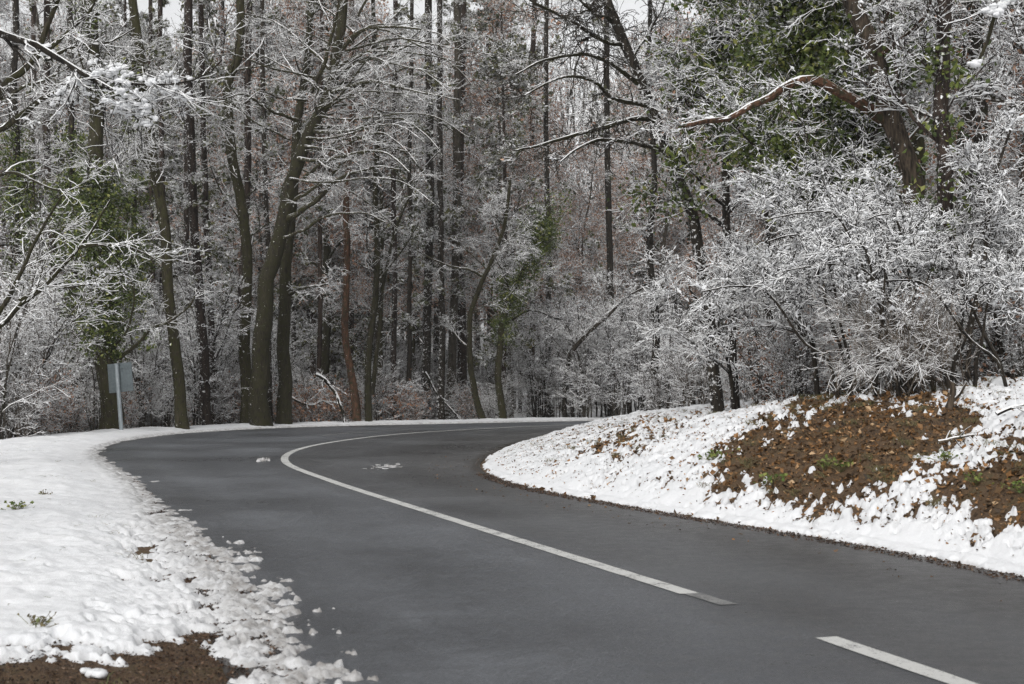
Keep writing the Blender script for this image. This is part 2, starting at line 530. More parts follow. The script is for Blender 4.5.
PX, PY = proj(np.stack([X, Y, ZG], -1))
BARE = [[(705, 492), (722, 450), (768, 418), (830, 396), (900, 388), (968, 398), (985, 418), (955, 452), (905, 478), (868, 512), (815, 508), (755, 492)],
        [(925, 505), (958, 462), (1080, 415), (1080, 545), (1000, 532)], [(590, 450), (650, 424), (640, 440), (600, 456)]]
bare = np.full(X.shape, -1e9)
front = (Y > 4) & (DIN > 0) & (Y < 32)
for k, pl in enumerate(BARE):
    bare = np.maximum(bare, np.where(front, poly_sd(PX, PY, pl) - (3 if k == 2 else 0), -1e9))
bare_n = 0.45 + bare / 16.0 + 1.2 * fbm(X, Y, 0.6, 21) + 1.7 * fbm(X, Y, 0.14, 25) + 1.0 * fbm(X, Y, 0.05, 26, 2)

# snow thickness
T = 0.055 + 0.018 * fbm(X, Y, 0.5, 40) + 0.008 * fbm(X, Y, 0.12, 44)
# bank: lumps and small melted hollows
hol = fbm(X, Y + 0.4 * X, 0.16, 50) + 0.7 * fbm(X, Y, 0.5, 53)
dens = 0.62 * sstep(0.2, 1.6, DIN) * sstep(16, 4.5, DIN)
ux, uy = X * .89 - Y * .45, X * .45 + Y * .89
clus = fbm(X, Y, 1.1, 66, 2)
str_ = fbm(ux, uy * .42, 0.085, 65, 3)
hk = sstep(.22, .85, DIN)
T = np.where(DIN > 0, T - np.clip(hol - (0.98 - dens), 0, None) * 0.20 - hk * np.clip(str_ - (0.36 - 0.45 * clus - .22 * hk * sstep(17, 24, Y)), 0, None) * (0.32 + .25 * sstep(16, 20, Y))
             + 0.018 * hk * fbm(X, Y, 0.3, 57) + 0.012 * hk * fbm(X, Y, 0.07, 58), T)
T = np.minimum(T, np.where(bare > -60, 0.055 - 0.08 * (bare_n + 0.35), 1))
# crisp inner edge
T = np.minimum(T, np.where(DIN > -3, (DIN - 0.08 + 0.08 * fbm(X, Y, 0.5, 60) + 0.05 * fbm(X, Y, 0.11, 61)) * 0.55, 1))
# outer verge with slush
near = sstep(20, 12, Y)
so = DOUT - 0.05 - 0.38 * near + (0.12 + 0.30 * near) * fbm(X, Y, 0.8, 70) + 0.14 * fbm(X, Y, 0.16, 73)
solid = so * 0.55
lump = fbm(X, Y, 0.27, 80, 4) + 0.45 * fbm(X, Y, 0.55, 83)
band = np.exp(-((DOUT - 0.10 * near + 0.02) / (0.20 + 0.40 * near)) ** 2)
band = band * (Y > 3) * sstep(40, 26, Y)
fine_n = fbm(X, Y * 1.0, 0.10, 81, 3)
sraw = np.where(band > 0.12, lump * 0.60 + 0.40 * fine_n + band * 1.25 - 0.98, -1)
slush = np.where(sraw > 0, 0.030 * np.clip(sraw, 0, 1) ** .6 * (1 + 0.6 * fbm(X, Y, .05, 82, 2)) + 0.002, sraw * 0.1)
isslush = slush > np.clip(solid, None, 0.06)
Tout = np.maximum(np.minimum(T * (0.8 + 0.2) + 0.02 * fbm(X, Y, 0.3, 87) * near, solid), slush)
# roughen the seam of the solid sheet with crumbled snow
crumb = sstep(1.3, 0.1, DOUT) * near
Tout = Tout + np.where(Tout > 0, crumb * (0.026 * fbm(X, Y, 0.14, 90) + 0.02 * fbm(X, Y, 0.055, 93)), 0)
T = np.where(DOUT > -1.6, Tout, T)
T = np.where((DOUT > -1.6) & (DIN > 0), -0.05, T)
# brown gravel patch at the near left
gp = poly_sd(PX, PY, [(-300, 668), (0, 652), (60, 650), (130, 640), (200, 632), (250, 668), (330, 720), (330, 1500), (-600, 1500)])
gp = np.where((Y > 3) & (Y < 10), gp, -1e9)
gp2 = gp / 16 + 1.5 * fbm(X, Y, 0.35, 96) + 0.6 * fbm(X, Y, 0.08, 98)
T = np.minimum(T, np.where(gp > -80, 0.05 - 0.07 * (gp2 + 0.2), 1))
# a few grass hollows in the left snow
T = np.where((DOUT > 0.6) & (Y < 30), T - np.clip(fbm(X, Y * 0.6, 0.45, 101) + 0.6 * fbm(X, Y, 0.1, 102) - 1.18, 0, None) * 0.35, T)
# slush left on the road surface, and the small heap in the far lane
lone = np.zeros_like(T) - 0.05
for (px_, py_, rr_) in [(388, 466, 0.6), (150, 482, 0.22), (262, 461, .22)]:
    D_ = FPX * CAM_H / (py_ - 385.0)
    cx_, cy_ = (px_ - 512) / FPX * D_, D_
    w_ = np.exp(-(((X - cx_) / (rr_ * 0.55)) ** 2 + ((Y - cy_) / (rr_ * 1.8)) ** 2))
    lone = np.maximum(lone, np.where(w_ > .15, 0.02 * (w_ * 1.3 + 1.3 * fbm(X, Y, 0.12, 111) - 1.15), -.05))
T = np.where((DIN < 0) & (DOUT < -0.3), np.maximum(T, lone), T)
T = np.where((DIN < 0) & (DOUT < -1.6) & (lone < 0), -0.05, T)
dirt = np.clip(sstep(0.75, 0.1, DOUT) * (0.40 + 0.8 * sstep(0.35, -0.25, DOUT)), 0, 1) * np.where(DIN < 0, 1, 0)
dirt = np.maximum(dirt * 0.9, np.where(T < 0.012, 0.35, 0))
base = np.where((DIN < 0) & (DOUT < .34), 0.006, ZG)
ZS = base + np.clip(T, -0.03, None)
V = np.stack([X, Y, ZS], -1).reshape(-1, 3)
q = gridq(*X.shape)[:, ::-1]
keep = (T.ravel()[q] > 0).any(1)
q = q[keep]
used = np.zeros(len(V), bool); used[q.ravel()] = True
remap = np.cumsum(used) - 1
me = mesh_np('snow', V[used], remap[q], None, True, [MAT['snow']], None, {'dirt': dirt.ravel()[used]})
o = link('snow', me); o['kind'] = 'structure'

# ------------------------------------------------------------------ road and paint
NS = 420


def nrm2(v): return v / np.linalg.norm(v, axis=1, keepdims=True)


ri, ro = resample(INN, NS, False), resample(OUT, NS, False)
ro = ro + nrm2(ro - ri) * 0.33
A = np.linspace(0, 1, 25)
pts = ro[:, None, :] * (1 - A[None, :, None]) + ri[:, None, :] * A[None, :, None]
wd = np.linalg.norm(ri - ro, axis=1)[:, None]
edge = np.maximum(1 - A[None] * wd / 0.95, 1 - (1 - A[None]) * wd / 0.55)
V = np.concatenate([pts, np.full(pts.shape[:2] + (1,), 0.004)], -1)
i = np.arange(NS * 25).reshape(NS, 25)
q = np.stack([i[:-1, :-1], i[:-1, 1:], i[1:, 1:], i[1:, :-1]], -1)
me = mesh_np('road', V, q.reshape(-1, 4), None, True, [MAT['road']], None, {'edge': np.clip(edge, 0, 1), 'across': np.tile(A[None], (NS, 1))})
o = link('road', me); o['kind'] = 'structure'

cs = np.r_[0, np.cumsum(np.linalg.norm(np.diff(CEN, axis=0), axis=1))]


def s_at(Yv):
    k = np.argmin(np.abs(CEN[:, 1] - Yv)); return cs[k]


def strip(name, s0, s1, w, mat, off=0.0, z=0.0085, slant=0.0):
    n_ = max(8, int((s1 - s0) / 0.25))
    s = np.linspace(s0, s1, n_)
    p = np.stack([np.interp(s, cs, CEN[:, 0]), np.interp(s, cs, CEN[:, 1])], 1)
    t = np.gradient(p, axis=0); t /= np.linalg.norm(t, axis=1, keepdims=True)
    nrm = np.stack([t[:, 1], -t[:, 0]], 1)
    jit = 1 + 0.03 * np.random.default_rng(int(s0 * 10) % 97).normal(size=(n_, 1))
    a, c = p + nrm * (off - w / 2 * jit), p + nrm * (off + w / 2 * jit)
    sh = np.linspace(1, 1, n_)[:, None] * slant
    c = c + t * sh
    V = np.concatenate([np.c_[a, np.full(n_, z)], np.c_[c, np.full(n_, z)]])
    k = np.arange(n_ - 1)
    q = np.stack([k, k + n_, k + n_ + 1, k + 1], 1)
    me = mesh_np(name, V, q, None, False, [mat])
    o = link(name, me); o['kind'] = 'structure'
    return o


sa, sb = s_at(10.35), s_at(72)
strip('road_marking', s_at(10.3), cs[-1], 0.15, MAT['paint'], slant=0.0)
strip('road_marking', s_at(4.3), s_at(8.5), 0.15, MAT['paint'])
strip('road_marking', s_at(9.78), s_at(10.28), 0.13, MAT['paint_old'], off=0.02)
strip('road_marking', s_at(41.5), s_at(49.5), 0.20, MAT['paint_old'], off=-1.75)
for a_, b_ in ((46.2, 47.6), (49.5, 51), (53, 54.6)):
    strip('road_marking', s_at(a_), s_at(b_), 0.22, MAT['paint_old'], off=1.15)


# ------------------------------------------------------------------ branch growing
def nrm(v): return v / (np.linalg.norm(v, axis=-1, keepdims=True) + 1e-9)


def grow(par, prad, n, t0, t1, ang, L, K=5, up=0.1, wob=0.25, rmax=0.55, tip=0.35, lfall=0.5, rk=None, flat=0.0, r=None):
    """children of every parent path; returns paths (N*n,K,3) and radii"""
    r = r or rng
    N, Kp, _ = par.shape
    t = r.uniform(t0, t1, (N, n)) if n > 3 else (np.linspace(t0, t1, n)[None] + r.uniform(-.1, .1, (N, n))).clip(0.02, 0.98)
    f = t * (Kp - 1); i = np.minimum(f.astype(int), Kp - 2); w = (f - i)[..., None]
    rows = np.arange(N)[:, None]
    p0, p1 = par[rows, i], par[rows, i + 1]
    pos = p0 * (1 - w) + p1 * w
    tan = nrm(p1 - p0)
    pr = prad[rows, i] * (1 - w[..., 0]) + prad[rows, i + 1] * w[..., 0]
    rnd = r.normal(size=tan.shape)
    if flat: rnd[..., 2] *= (1 - flat)
    perp = nrm(rnd - (rnd * tan).sum(-1, keepdims=True) * tan)
    a = np.radians(r.normal(ang[0], ang[1], (N, n)))[..., None]
    d = nrm(tan * np.cos(a) + perp * np.sin(a)).reshape(-1, 3)
    pos = pos.reshape(-1, 3); t = t.reshape(-1); pr = pr.reshape(-1)
    ln = L * (1 - lfall * (t - t0) / max(t1 - t0, 1e-3)) * r.uniform(0.55, 1.25, len(t))
    out = [pos]
    curv = r.normal(size=d.shape) * wob * 0.7
    for k in range(K - 1):
        d = nrm(d + curv / K + r.normal(size=d.shape) * wob / math.sqrt(K) * 0.8 + np.array([0, 0, up]) / K)
        pos = pos + d * (ln / (K - 1))[:, None]
        out.append(pos)
    path = np.stack(out, 1)
    r0 = np.minimum(pr * rmax, (rk or 0.012) * ln + 0.004)
    rad = r0[:, None] * np.linspace(1, tip, K)[None]
    return path, rad


def clumps(geo, paths, n, smin, smax, m=1, r=None):
    """small lumps of snow sitting on branches"""
    r = r or rng
    N, K, _ = paths.shape
    i = r.integers(0, N, n); k = r.integers(0, K - 1, n); w = r.uniform(0, 1, (n, 1))
    a, c_ = paths[i, k], paths[i, k + 1]
    tz = np.abs(nrm(c_ - a)[:, 2])
    ok = tz < 0.8; a, c_, w = a[ok], c_[ok], w[ok]; n = len(a)
    s = r.uniform(smin, smax, (n, 1)) * r.uniform(0.6, 1.0, (n, 1))
    c0 = a * (1 - w) + c_ * w + np.array([0, 0, 1]) * s * 0.5
    ax = nrm(c_ - a) * s * r.uniform(1.0, 1.9, (n, 1))
    bx = nrm(np.cross(ax, [0, 0, 1.0])) * s * r.uniform(0.7, 1.1, (n, 1))
    cz = np.array([[0, 0, 1.0]]) * s * 0.8
    V = np.stack([c0 + ax, c0 + bx, c0 - ax, c0 - bx, c0 + cz, c0 - cz * 0.8], 1)
    V += r.normal(size=V.shape) * s[:, None] * 0.18
    f = np.array([[0, 1, 4], [1, 2, 4], [2, 3, 4], [3, 0, 4], [1, 0, 5], [2, 1, 5], [3, 2, 5], [0, 3, 5]])
    tr = f[None] + (np.arange(n) * 6)[:, None, None]
    geo.add(V, t=tr, m=m)


def leaves(geo, pos, size, m=0, r=None, flat=0.0, fold=True):
    """leaf-shaped folded quads at pos"""
    r = r or rng
    n = len(pos)
    a = nrm(r.normal(size=(n, 3)) * np.array([1, 1, 1 - flat])); b_ = r.normal(size=(n, 3)) * np.array([1, 1, 1 - flat])
    b_ = nrm(b_ - (a * b_).sum(-1, keepdims=True) * a)
    s = size * r.uniform(0.55, 1.25, (n, 1))
    c_ = np.cross(a, b_) * s * 0.18
    V = np.stack([pos - a * s * 0.6, pos - b_ * s * 0.42 + c_, pos + a * s * 0.6, pos + b_ * s * 0.42 + c_], 1)
    q = np.array([[0, 1, 2], [0, 2, 3]])[None] + (np.arange(n) * 4)[:, None, None]
    geo.add(V, t=q, m=m)


def pts_on(paths, n, jit, r=None, t=(0, 1)):
    r = r or rng
    N, K, _ = paths.shape
    i = r.integers(0, N, n); f = r.uniform(t[0], t[1], n) * (K - 1); k = np.minimum(f.astype(int), K - 2); w = (f - k)[:, None]
    return paths[i, k] * (1 - w) + paths[i, k + 1] * w + r.normal(size=(n, 3)) * jit


def crown_geo(trunk, trad, spec, r):
    """grows limbs and twigs; returns Geo and the finest path sets"""
    g = Geo()
    n1, t0, t1, L1 = spec['n1'], spec.get('t0', .3), spec.get('t1', .98), spec['L1']
    p1, r1 = grow(trunk[None], trad[None], n1, t0, t1, spec.get('ang', (52, 14)), L1, 9, spec.get('up', 0.35), spec.get('wob', .45), 0.45, 0.3, spec.get('lfall', .5), 0.014, r=r)
    if spec.get('limbs') is not None:
        lp, lr = spec['limbs']
        tubes(g, p1, r1, 6, 2, 1.05)
        tubes(g, lp, lr, 8, 2, 1.05, .05)
        ks = np.linspace(0, lp.shape[1] - 1, 9).round().astype(int)
        p1 = np.concatenate([p1, lp[:, ks]]); r1 = np.concatenate([r1, lr[:, ks]])
    else:
        tubes(g, p1, r1, 6, 2, 1.05)
    p2, r2 = grow(p1, r1, spec.get('n2', 7), .15, 1.0, (44, 16), L1 * .42, 7, spec.get('up2', .08), .6, .6, .35, .45, 0.011, flat=.4, r=r)
    tubes(g, p2, r2, 4, 0, 1.3)
    p3, r3 = grow(p2, r2, spec.get('n3', 6), .12, 1.0, (42, 16), L1 * .20, 5, .02, .7, .65, .4, .4, 0.010, flat=.4, r=r)
    r3 = np.maximum(r3, 0.0055)
    tubes(g, p3, r3, 4, 0, 1.4)
    fin = p3
    if spec.get('n4', 0):
        p4, r4 = grow(p3, r3, spec['n4'], .15, 1.0, (44, 20), L1 * .09 + .09, 4, -.04, .75, .75, .5, .3, 0.010, flat=.3, r=r)
        r4 = np.maximum(r4, spec.get('rmin', 0.0042))
        tubes(g, p4, r4, 4, 0, 1.5)
        fin = p4
    if spec.get('clump'):
        clumps(g, fin, spec['clump'], spec.get('cs', (0.012, 0.035))[0], spec.get('cs', (0.012, 0.035))[1], 1, r)
        clumps(g, p2, spec['clump'] // 4, 0.02, 0.05, 1, r)
    return g, p1, p2, p3, fin


def trunk_geo(path, rad, S=12, rough=0.04, r=None):
    g = Geo()
    N = len(path)
    tubes(g, path[None], rad[None], S, 0, 1.0, rough)
    return g


def make_tree(name, label, cat, path, rad, bk, spec, group=None, trunk_mat=None, seed=0, ivy=None, dry=0, needles=None):
    """root Empty at the base > trunk, crown (> nothing), ivy, leaves"""
    r = np.random.default_rng(seed + 100)
    loc = path[0].copy()
    root = thing(name, label, cat, tuple(loc), group)
    tg = trunk_geo(path, rad)
    link('trunk', tg.mesh('trunk', [trunk_mat or MAT[bk]], True, loc), root)
    g, p1, p2, p3, fin = crown_geo(path, rad, spec, r)
    link('crown', g.mesh('crown', [MAT[spec['tw']] if 'tw' in spec else MAT[bk + '_twig'], MAT['clump'], MAT[spec.get('lm', bk)]], False, loc), root)
    if dry:
        lg = Geo(); leaves(lg, pts_on(fin, dry, 0.03, r), 0.085, 0, r)
        link('dry_leaves', lg.mesh('dry_leaves', [MAT['oak']], False, loc), root)
    if needles:
        lg = Geo(); c0 = pts_on(fin, needles, 0.02, r, (.4, 1))
        c0 = (c0[:, None] + r.normal(size=(len(c0), 7, 3)) * 0.07).reshape(-1, 3)
        leaves(lg, c0, 0.16, 0, r)
        link('needles', lg.mesh('needles', [MAT['needle']], False, loc), root)
    if ivy:
        lg = Geo(); allp = []
        for (src, n, t, j) in ivy:
            pth = {'trunk': path[None], 'limb': p1, 'branch': p2, 'twig': p3}[src]
            nc = max(8, int(n / 90))
            cc = pts_on(pth, nc, 0, r, t) + nrm(r.normal(size=(nc, 3))) * r.uniform(0.2, 1, (nc, 1)) * j
            cw = r.uniform(.12, .34, nc)
            ki = r.integers(0, nc, n)
            allp.append(cc[ki] + r.normal(size=(n, 3)) * cw[ki][:, None] * [1, 1, .8])
        leaves(lg, np.concatenate(allp), 0.10, 0, r)
        link('ivy', lg.mesh('ivy', [MAT['ivy']], False, loc), root)
    return root


def trace(pts, D, w0, w1, n=26, ground=True, dD=0.0):
    """path through photo pixels at distance D (dD = depth drift over its length), radii from pixel widths"""
    k = len(pts)
    p = np.array([P(x, y, D + dD * i_ / max(k - 1, 1)) for i_, (x, y) in enumerate(pts)])
    if ground:
        z = gz(p[0, 0], p[0, 1])
        p = np.vstack([[p[0, 0], p[0, 1], z - 0.15], p[1:] if p[0, 2] < z + 0.3 else p])
    path = resample(p, n)
    t = np.linspace(0, 1, n)
    rr = (w0 * (1 - t) + w1 * t) * 0.5 * D / FPX
    if ground: rr = rr * (1 + 0.28 * np.exp(-t * n / 1.0))
    jr = np.random.default_rng(int(abs(p[0, 0]) * 100) + len(pts)).normal(size=path.shape)
    jr[1:-1] = (jr[:-2] + 2 * jr[1:-1] + jr[2:]) / 3
    jit = jr * rr[:, None] * (0.22 if ground else 0.35)
    jit[0] = 0
    return path + jit, rr


def limb_set(lst, D, n=21):
    P_, R_ = [], []
    for (pts, w0, *rest) in lst:
        dD = rest[0] if rest else 0.0
        pth, rr = trace(pts, D, w0, max(1.0, w0 * 0.3), n, False, dD)
        P_.append(pth); R_.append(rr)
    return np.array(P_), np.array(R_)


# ------------------------------------------------------------------ the trees one can tell apart
S0 = dict(n1=9, t0=.35, L1=3.2, n2=7, n3=5, n4=4, clump=400)
THIN = dict(n1=9, t0=.3, L1=2.2, n2=6, n3=6, n4=4, clump=200)
PINE = dict(n1=26, t0=.25, L1=1.5, n2=5, n3=5, n4=3, ang=(85, 12), up=-.15, wob=.3, clump=200)
GE = 'trees along the outer verge'

# the big forked mossy tree left of centre
D = 50
big_limbs = limb_set([
    ([(311, 92), (323, 67), (336, 20), (340, -25)], 5, -2),
    ([(338, 60), (356, 33), (389, 26), (433, 32), (450, 40)], 4, -3),
    ([(326, 87), (355, 62), (385, 54), (410, 45), (428, 33)], 4, 3),
    ([(325, 94), (365, 82), (390, 85), (420, 92), (460, 100)], 4, -4),
    ([(325, 98), (360, 80), (378, 70), (405, 45)], 4, 4),
    ([(308, 131), (345, 132), (375, 122), (400, 118), (425, 135), (440, 150)], 4, -3),
    ([(308, 128), (340, 128), (360, 138), (395, 145), (430, 180)], 4, 3),
    ([(299, 146), (318, 148), (340, 152), (352, 160), (360, 166)], 3, -3),
    ([(294, 159), (325, 160), (355, 153), (385, 153), (410, 172)], 4, -5),
    ([(284, 221), (310, 205), (328, 188), (343, 177), (376, 167), (400, 170)], 6, -3),
    ([(335, 75), (300, 40), (270, 20), (235, 12)], 4, 4),
    ([(298, 120), (270, 110), (245, 95), (225, 98)], 4, -3),
], D)
rj = np.random.default_rng(21)
ex, er = [big_limbs[0]], [big_limbs[1]]
for dx_, dz_ in ((-.1, .8), (.25, -.75), (.1, 1.7)):
    j_ = big_limbs[0][1:].copy(); n_ = j_.shape[1]; f_ = np.linspace(0, 1, n_)[None, :, None]
    j_ = j_ + f_ * rj.normal(size=(len(j_), 1, 3)) * [1.1, 1.6, 1.0] + np.array([dz_ * .40, dx_ * .2, dz_ * .9])
    ex.append(j_); er.append(big_limbs[1][1:] * .62)
big_limbs = (np.concatenate(ex), np.concatenate(er))
pt, rd = trace([(262, 425), (263, 340), (267, 285), (279, 235), (297, 165), (315, 122), (329, 85), (338, 40), (346, -10), (350, -60)], D, 20, 8, 34)
make_tree('mossy_tree', 'large mossy olive tree forking left of centre, long snowy limbs arching right over the road', 'tree', pt, rd, 'olive',
          dict(n1=6, t0=.5, L1=3.0, n2=6, n3=4, n4=3, clump=500, limbs=big_limbs), seed=1)
pt, rd = trace([(283, 425), (284, 340), (286, 278), (290, 225), (294, 180), (297, 140), (301, 103), (306, 70), (309, 40), (311, -40)], 51.5, 15, 5, 30)
make_tree('mossy_tree', 'mossy trunk standing just right of the big forked tree, rising straight behind it', 'tree', pt, rd, 'olive', dict(S0, t0=.4, limbs=limb_set([([(285, 297), (300, 289), (315, 286), (330, 284)], 4, -1)], 51.5)), seed=2)
pt, rd = trace([(247, 425), (246, 330), (245, 228), (236, 180), (229, 140), (228, 83), (238, 60), (240, 0), (236, -60)], 52, 12, 8, 26)
make_tree('mossy_tree', 'olive mossy tree bending left then right, just left of the big forked tree', 'tree', pt, rd, 'olive', dict(S0, t0=.25, L1=3.4), seed=3)
pt, rd = trace([(238, 424), (241, 300), (247, 200), (248, 100), (249, 0), (250, -80)], 56, 8, 6, 20)
make_tree('pine_tree', 'straight brown pine trunk rising behind the left bending mossy tree', 'tree', pt, rd, 'pine', dict(PINE), seed=4, needles=110)
pt, rd = trace([(183, 428), (176, 350), (172, 300), (163, 220), (150, 150), (140, 60), (133, 0), (128, -60)], 46, 12, 8, 26)
make_tree('mossy_tree', 'smooth olive brown tree leaning left, a few metres right of the road sign', 'tree', pt, rd, 'olive', dict(S0, n1=9, t0=.4), seed=5)
pt, rd = trace([(206, 425), (201, 330), (194, 200), (190, 105), (188, 0), (187, -80)], 50.5, 10, 8, 20)
make_tree('pine_tree', 'dark brown pine with short snowy snags right of the leaning olive trunk', 'tree', pt, rd, 'pine', dict(PINE), seed=6, trunk_mat=MAT['pine_speck'], needles=110)
pt, rd = trace([(108, 435), (107, 380), (106, 300), (99, 200), (94, 100), (90, -20), (88, -90)], 45, 20, 10, 24)
make_tree('ivy_tree', 'thick trunk wrapped in dark green ivy right behind the road sign', 'tree', pt, rd, 'olive',
          dict(S0, t0=.35, n1=12, limbs=limb_set([([(107, 376), (122, 356), (138, 344), (152, 328), (168, 322), (188, 308), (195, 296)], 5, -1), ([(107, 350), (125, 335), (134, 300), (128, 275), (112, 262)], 3, -1)], 45)), seed=7, ivy=[('trunk', 9500, (.15, .50), .55), ('trunk', 7500, (.25, .46), 1.25), ('limb', 4500, (0, .5), .4)])
pt, rd = trace([(56, 436), (55, 350), (54, 280), (48, 180), (47, 60), (47, -60)], 56, 8, 6, 20)
make_tree('pine_tree', 'thin reddish brown pine in the brush left of the ivy trunk', 'tree', pt, rd, 'red', dict(PINE), seed=8, trunk_mat=MAT['pine'], needles=200)
pt, rd = trace([(357, 423), (352, 380), (345, 330), (348, 250), (346, 210), (349, 150), (352, 60), (350, -40)], 54.5, 8, 5, 24)
make_tree('slender_tree', 'thin orange brown trunk standing alone right of the big forked tree', 'tree', pt, rd, 'red', dict(THIN, t0=.5), seed=9)
pt, rd = trace([(369, 423), (368, 380), (372, 330), (377, 260), (376, 190), (378, 120), (374, 30), (372, -50)], 54.5, 7, 4, 24)
lm = limb_set([([(372, 395), (380, 320), (386, 270), (397, 225), (420, 175), (440, 150)], 5, 1)], 54.5)
make_tree('slender_tree', 'slender olive tree forking low into two stems, left of the curve centre', 'tree', pt, rd, 'olive', dict(THIN, t0=.25, limbs=lm, L1=2.8), seed=10)
pt, rd = trace([(424, 421), (426, 340), (429, 250), (430, 150), (428, 50), (427, -60)], 61, 9, 7, 20)
make_tree('pine_tree', 'nearly black pine trunk with snow flecks, second from the left of three straight pines', 'tree', pt, rd, 'dark', dict(PINE, n1=32), seed=11, trunk_mat=MAT['dark_speck'], needles=110)
pt, rd = trace([(448, 421), (452, 340), (456, 250), (457, 120), (458, 0), (458, -80)], 66, 9, 7, 20)
make_tree('pine_tree', 'grey brown pine trunk just left of two close straight trunks at mid picture', 'tree', pt, rd, 'grey', dict(PINE), seed=12, needles=110)
pt, rd = trace([(461, 420), (461, 330), (459, 250), (460, 120), (463, 0), (464, -80)], 70, 10, 8, 20)
make_tree('pine_tree', 'snow flecked brown pine trunk close beside the grey pine at mid picture', 'tree', pt, rd, 'pine', dict(PINE), seed=13, trunk_mat=MAT['pine_speck'], needles=110)
pt, rd = trace([(484, 421), (474, 390), (469, 350), (471, 315), (480, 285), (494, 255), (505, 225), (510, 180)], 58.5, 7, 3, 26)
make_tree('curved_tree', 'small dark tree with a snaking bare trunk behind the far bend', 'tree', pt, rd, 'olive', dict(THIN, t0=.35, L1=2.6, limbs=limb_set([([(484, 277), (470, 270), (450, 266), (430, 258), (405, 243)], 3, -1), ([(473, 350), (460, 340), (448, 322)], 2, 1)], 58.5)), seed=14)
pt, rd = trace([(503, 421), (499, 380), (500, 345), (507, 305), (520, 275), (537, 250), (546, 225), (549, 205)], 59.5, 7.5, 5, 26)
make_tree('ivy_tree', 'curved slim tree bearing bright green ivy at its top behind the far bend', 'tree', pt, rd, 'olive', dict(THIN, t0=.5, n1=12, L1=2.4), seed=15,
          ivy=[('trunk', 5200, (.35, 1.0), .35), ('trunk', 1500, (.85, 1.0), 1.1), ('limb', 1500, (.0, .6), .22)])
lm = limb_set([([(573, 350), (585, 335), (600, 322), (628, 297), (650, 285)], 5, -1), ([(508, 322), (530, 310), (555, 318), (572, 322)], 3, 1)], 60)
pt, rd = trace([(566, 421), (565, 390), (570, 355), (583, 335), (600, 320), (628, 297)], 61, 5, 3, 22)
make_tree('leaning_tree', 'thin dark tree leaning far right with snow along its upper side beyond the bend', 'tree', pt, rd, 'dark', dict(THIN, t0=.3, L1=2.4, limbs=lm), seed=16)

for k, (x0, x1, D_, w_, bk_, tm, lab) in enumerate([
    (20, 14, 52, 9, 'dark', 'dark_speck', 'dark ivy hung trunk near the left edge'),
    (76, 70, 50, 7, 'dark', 'dark', 'slim dark ivy hung trunk just left of the thick ivy trunk'),
    (136, 132, 58, 6, 'olive', 'olive', 'slim ivy dotted trunk right of the road sign')]):
    pt, rd = trace([(x0, 432), ((x0 * 2 + x1) / 3, 300), ((x0 + x1 * 2) / 3, 150), (x1, 0), (x1 - 3, -70)], D_, w_, w_ * .7, 22)
    make_tree('ivy_tree', lab, 'tree', pt, rd, bk_, dict(THIN, t0=.4), seed=60 + k, trunk_mat=MAT[tm], ivy=[('trunk', 4200, (.15, .62), .6), ('trunk', 2500, (.25, .5), 1.2)])
for k, (x0, x1, D_, w_, tm, lab) in enumerate([
    (213, 200, 52, 7, 'pine_speck', 'thin brown pine leaning slightly left beside the snowy snagged pine'),
    (270, 262, 56, 6, 'dark_speck', 'thin dark pine seen between the two big mossy trunks'),
    (318, 322, 58, 5, 'pine', 'faint thin pine left of the orange brown trunk'),
    (332, 333, 72, 5, 'pine', 'faintest thin pine left of the orange brown trunk, nearer to it'),
    (393, 396, 57, 6, 'pine_speck', 'straight brown pine right of the twin stemmed olive tree'),
    (408, 412, 60, 5, 'dark', 'slim dark pine left of the nearly black pine'),
    (441, 440, 60, 7, 'dark_speck', 'dark snow flecked pine right of the nearly black pine'),
    (166, 160, 64, 6, 'pine', 'slim brown pine behind the leaning olive trunk'),
    (152, 151, 70, 5, 'pine', 'slimmest brown pine behind and left of the leaning olive trunk'),
    (30, 34, 62, 6, 'pine', 'slim pine in the brush by the left edge'),
    (228, 222, 70, 5, 'dark_speck', 'slim dark pine left of the bending mossy tree'),
    (530, 534, 74, 6, 'pine', 'slim brown pine right of the curved ivy tree'),
    (548, 547, 66, 6, 'dark_speck', 'dark straight trunk above the far end of the road'),
    (612, 606, 70, 7, 'dark', 'dark straight trunk behind the end of the snowy bank')]):
    pt, rd = trace([(x0, 422), ((x0 * 2 + x1) / 3 + 1, 290), ((x0 + x1 * 2) / 3 - 1, 140), (x1, 0), (x1 - 1, -80)], D_, w_, w_ * .75, 20)
    make_tree('pine_tree', lab, 'tree', pt, rd, 'pine', dict(PINE, n1=20, t0=.2, L1=1.3), seed=80 + k, trunk_mat=MAT[tm], needles=160)
pt, rd = trace([(492, 421), (491, 300), (489, 150), (490, 0), (491, -60)], 78, 8, 6, 20)
make_tree('pine_tree', 'tall full crowned pine behind the snaking bare trunk', 'tree', pt, rd, 'pine', dict(PINE, n1=60, t0=.3, L1=2.6, n3=6), seed=98, needles=2600)

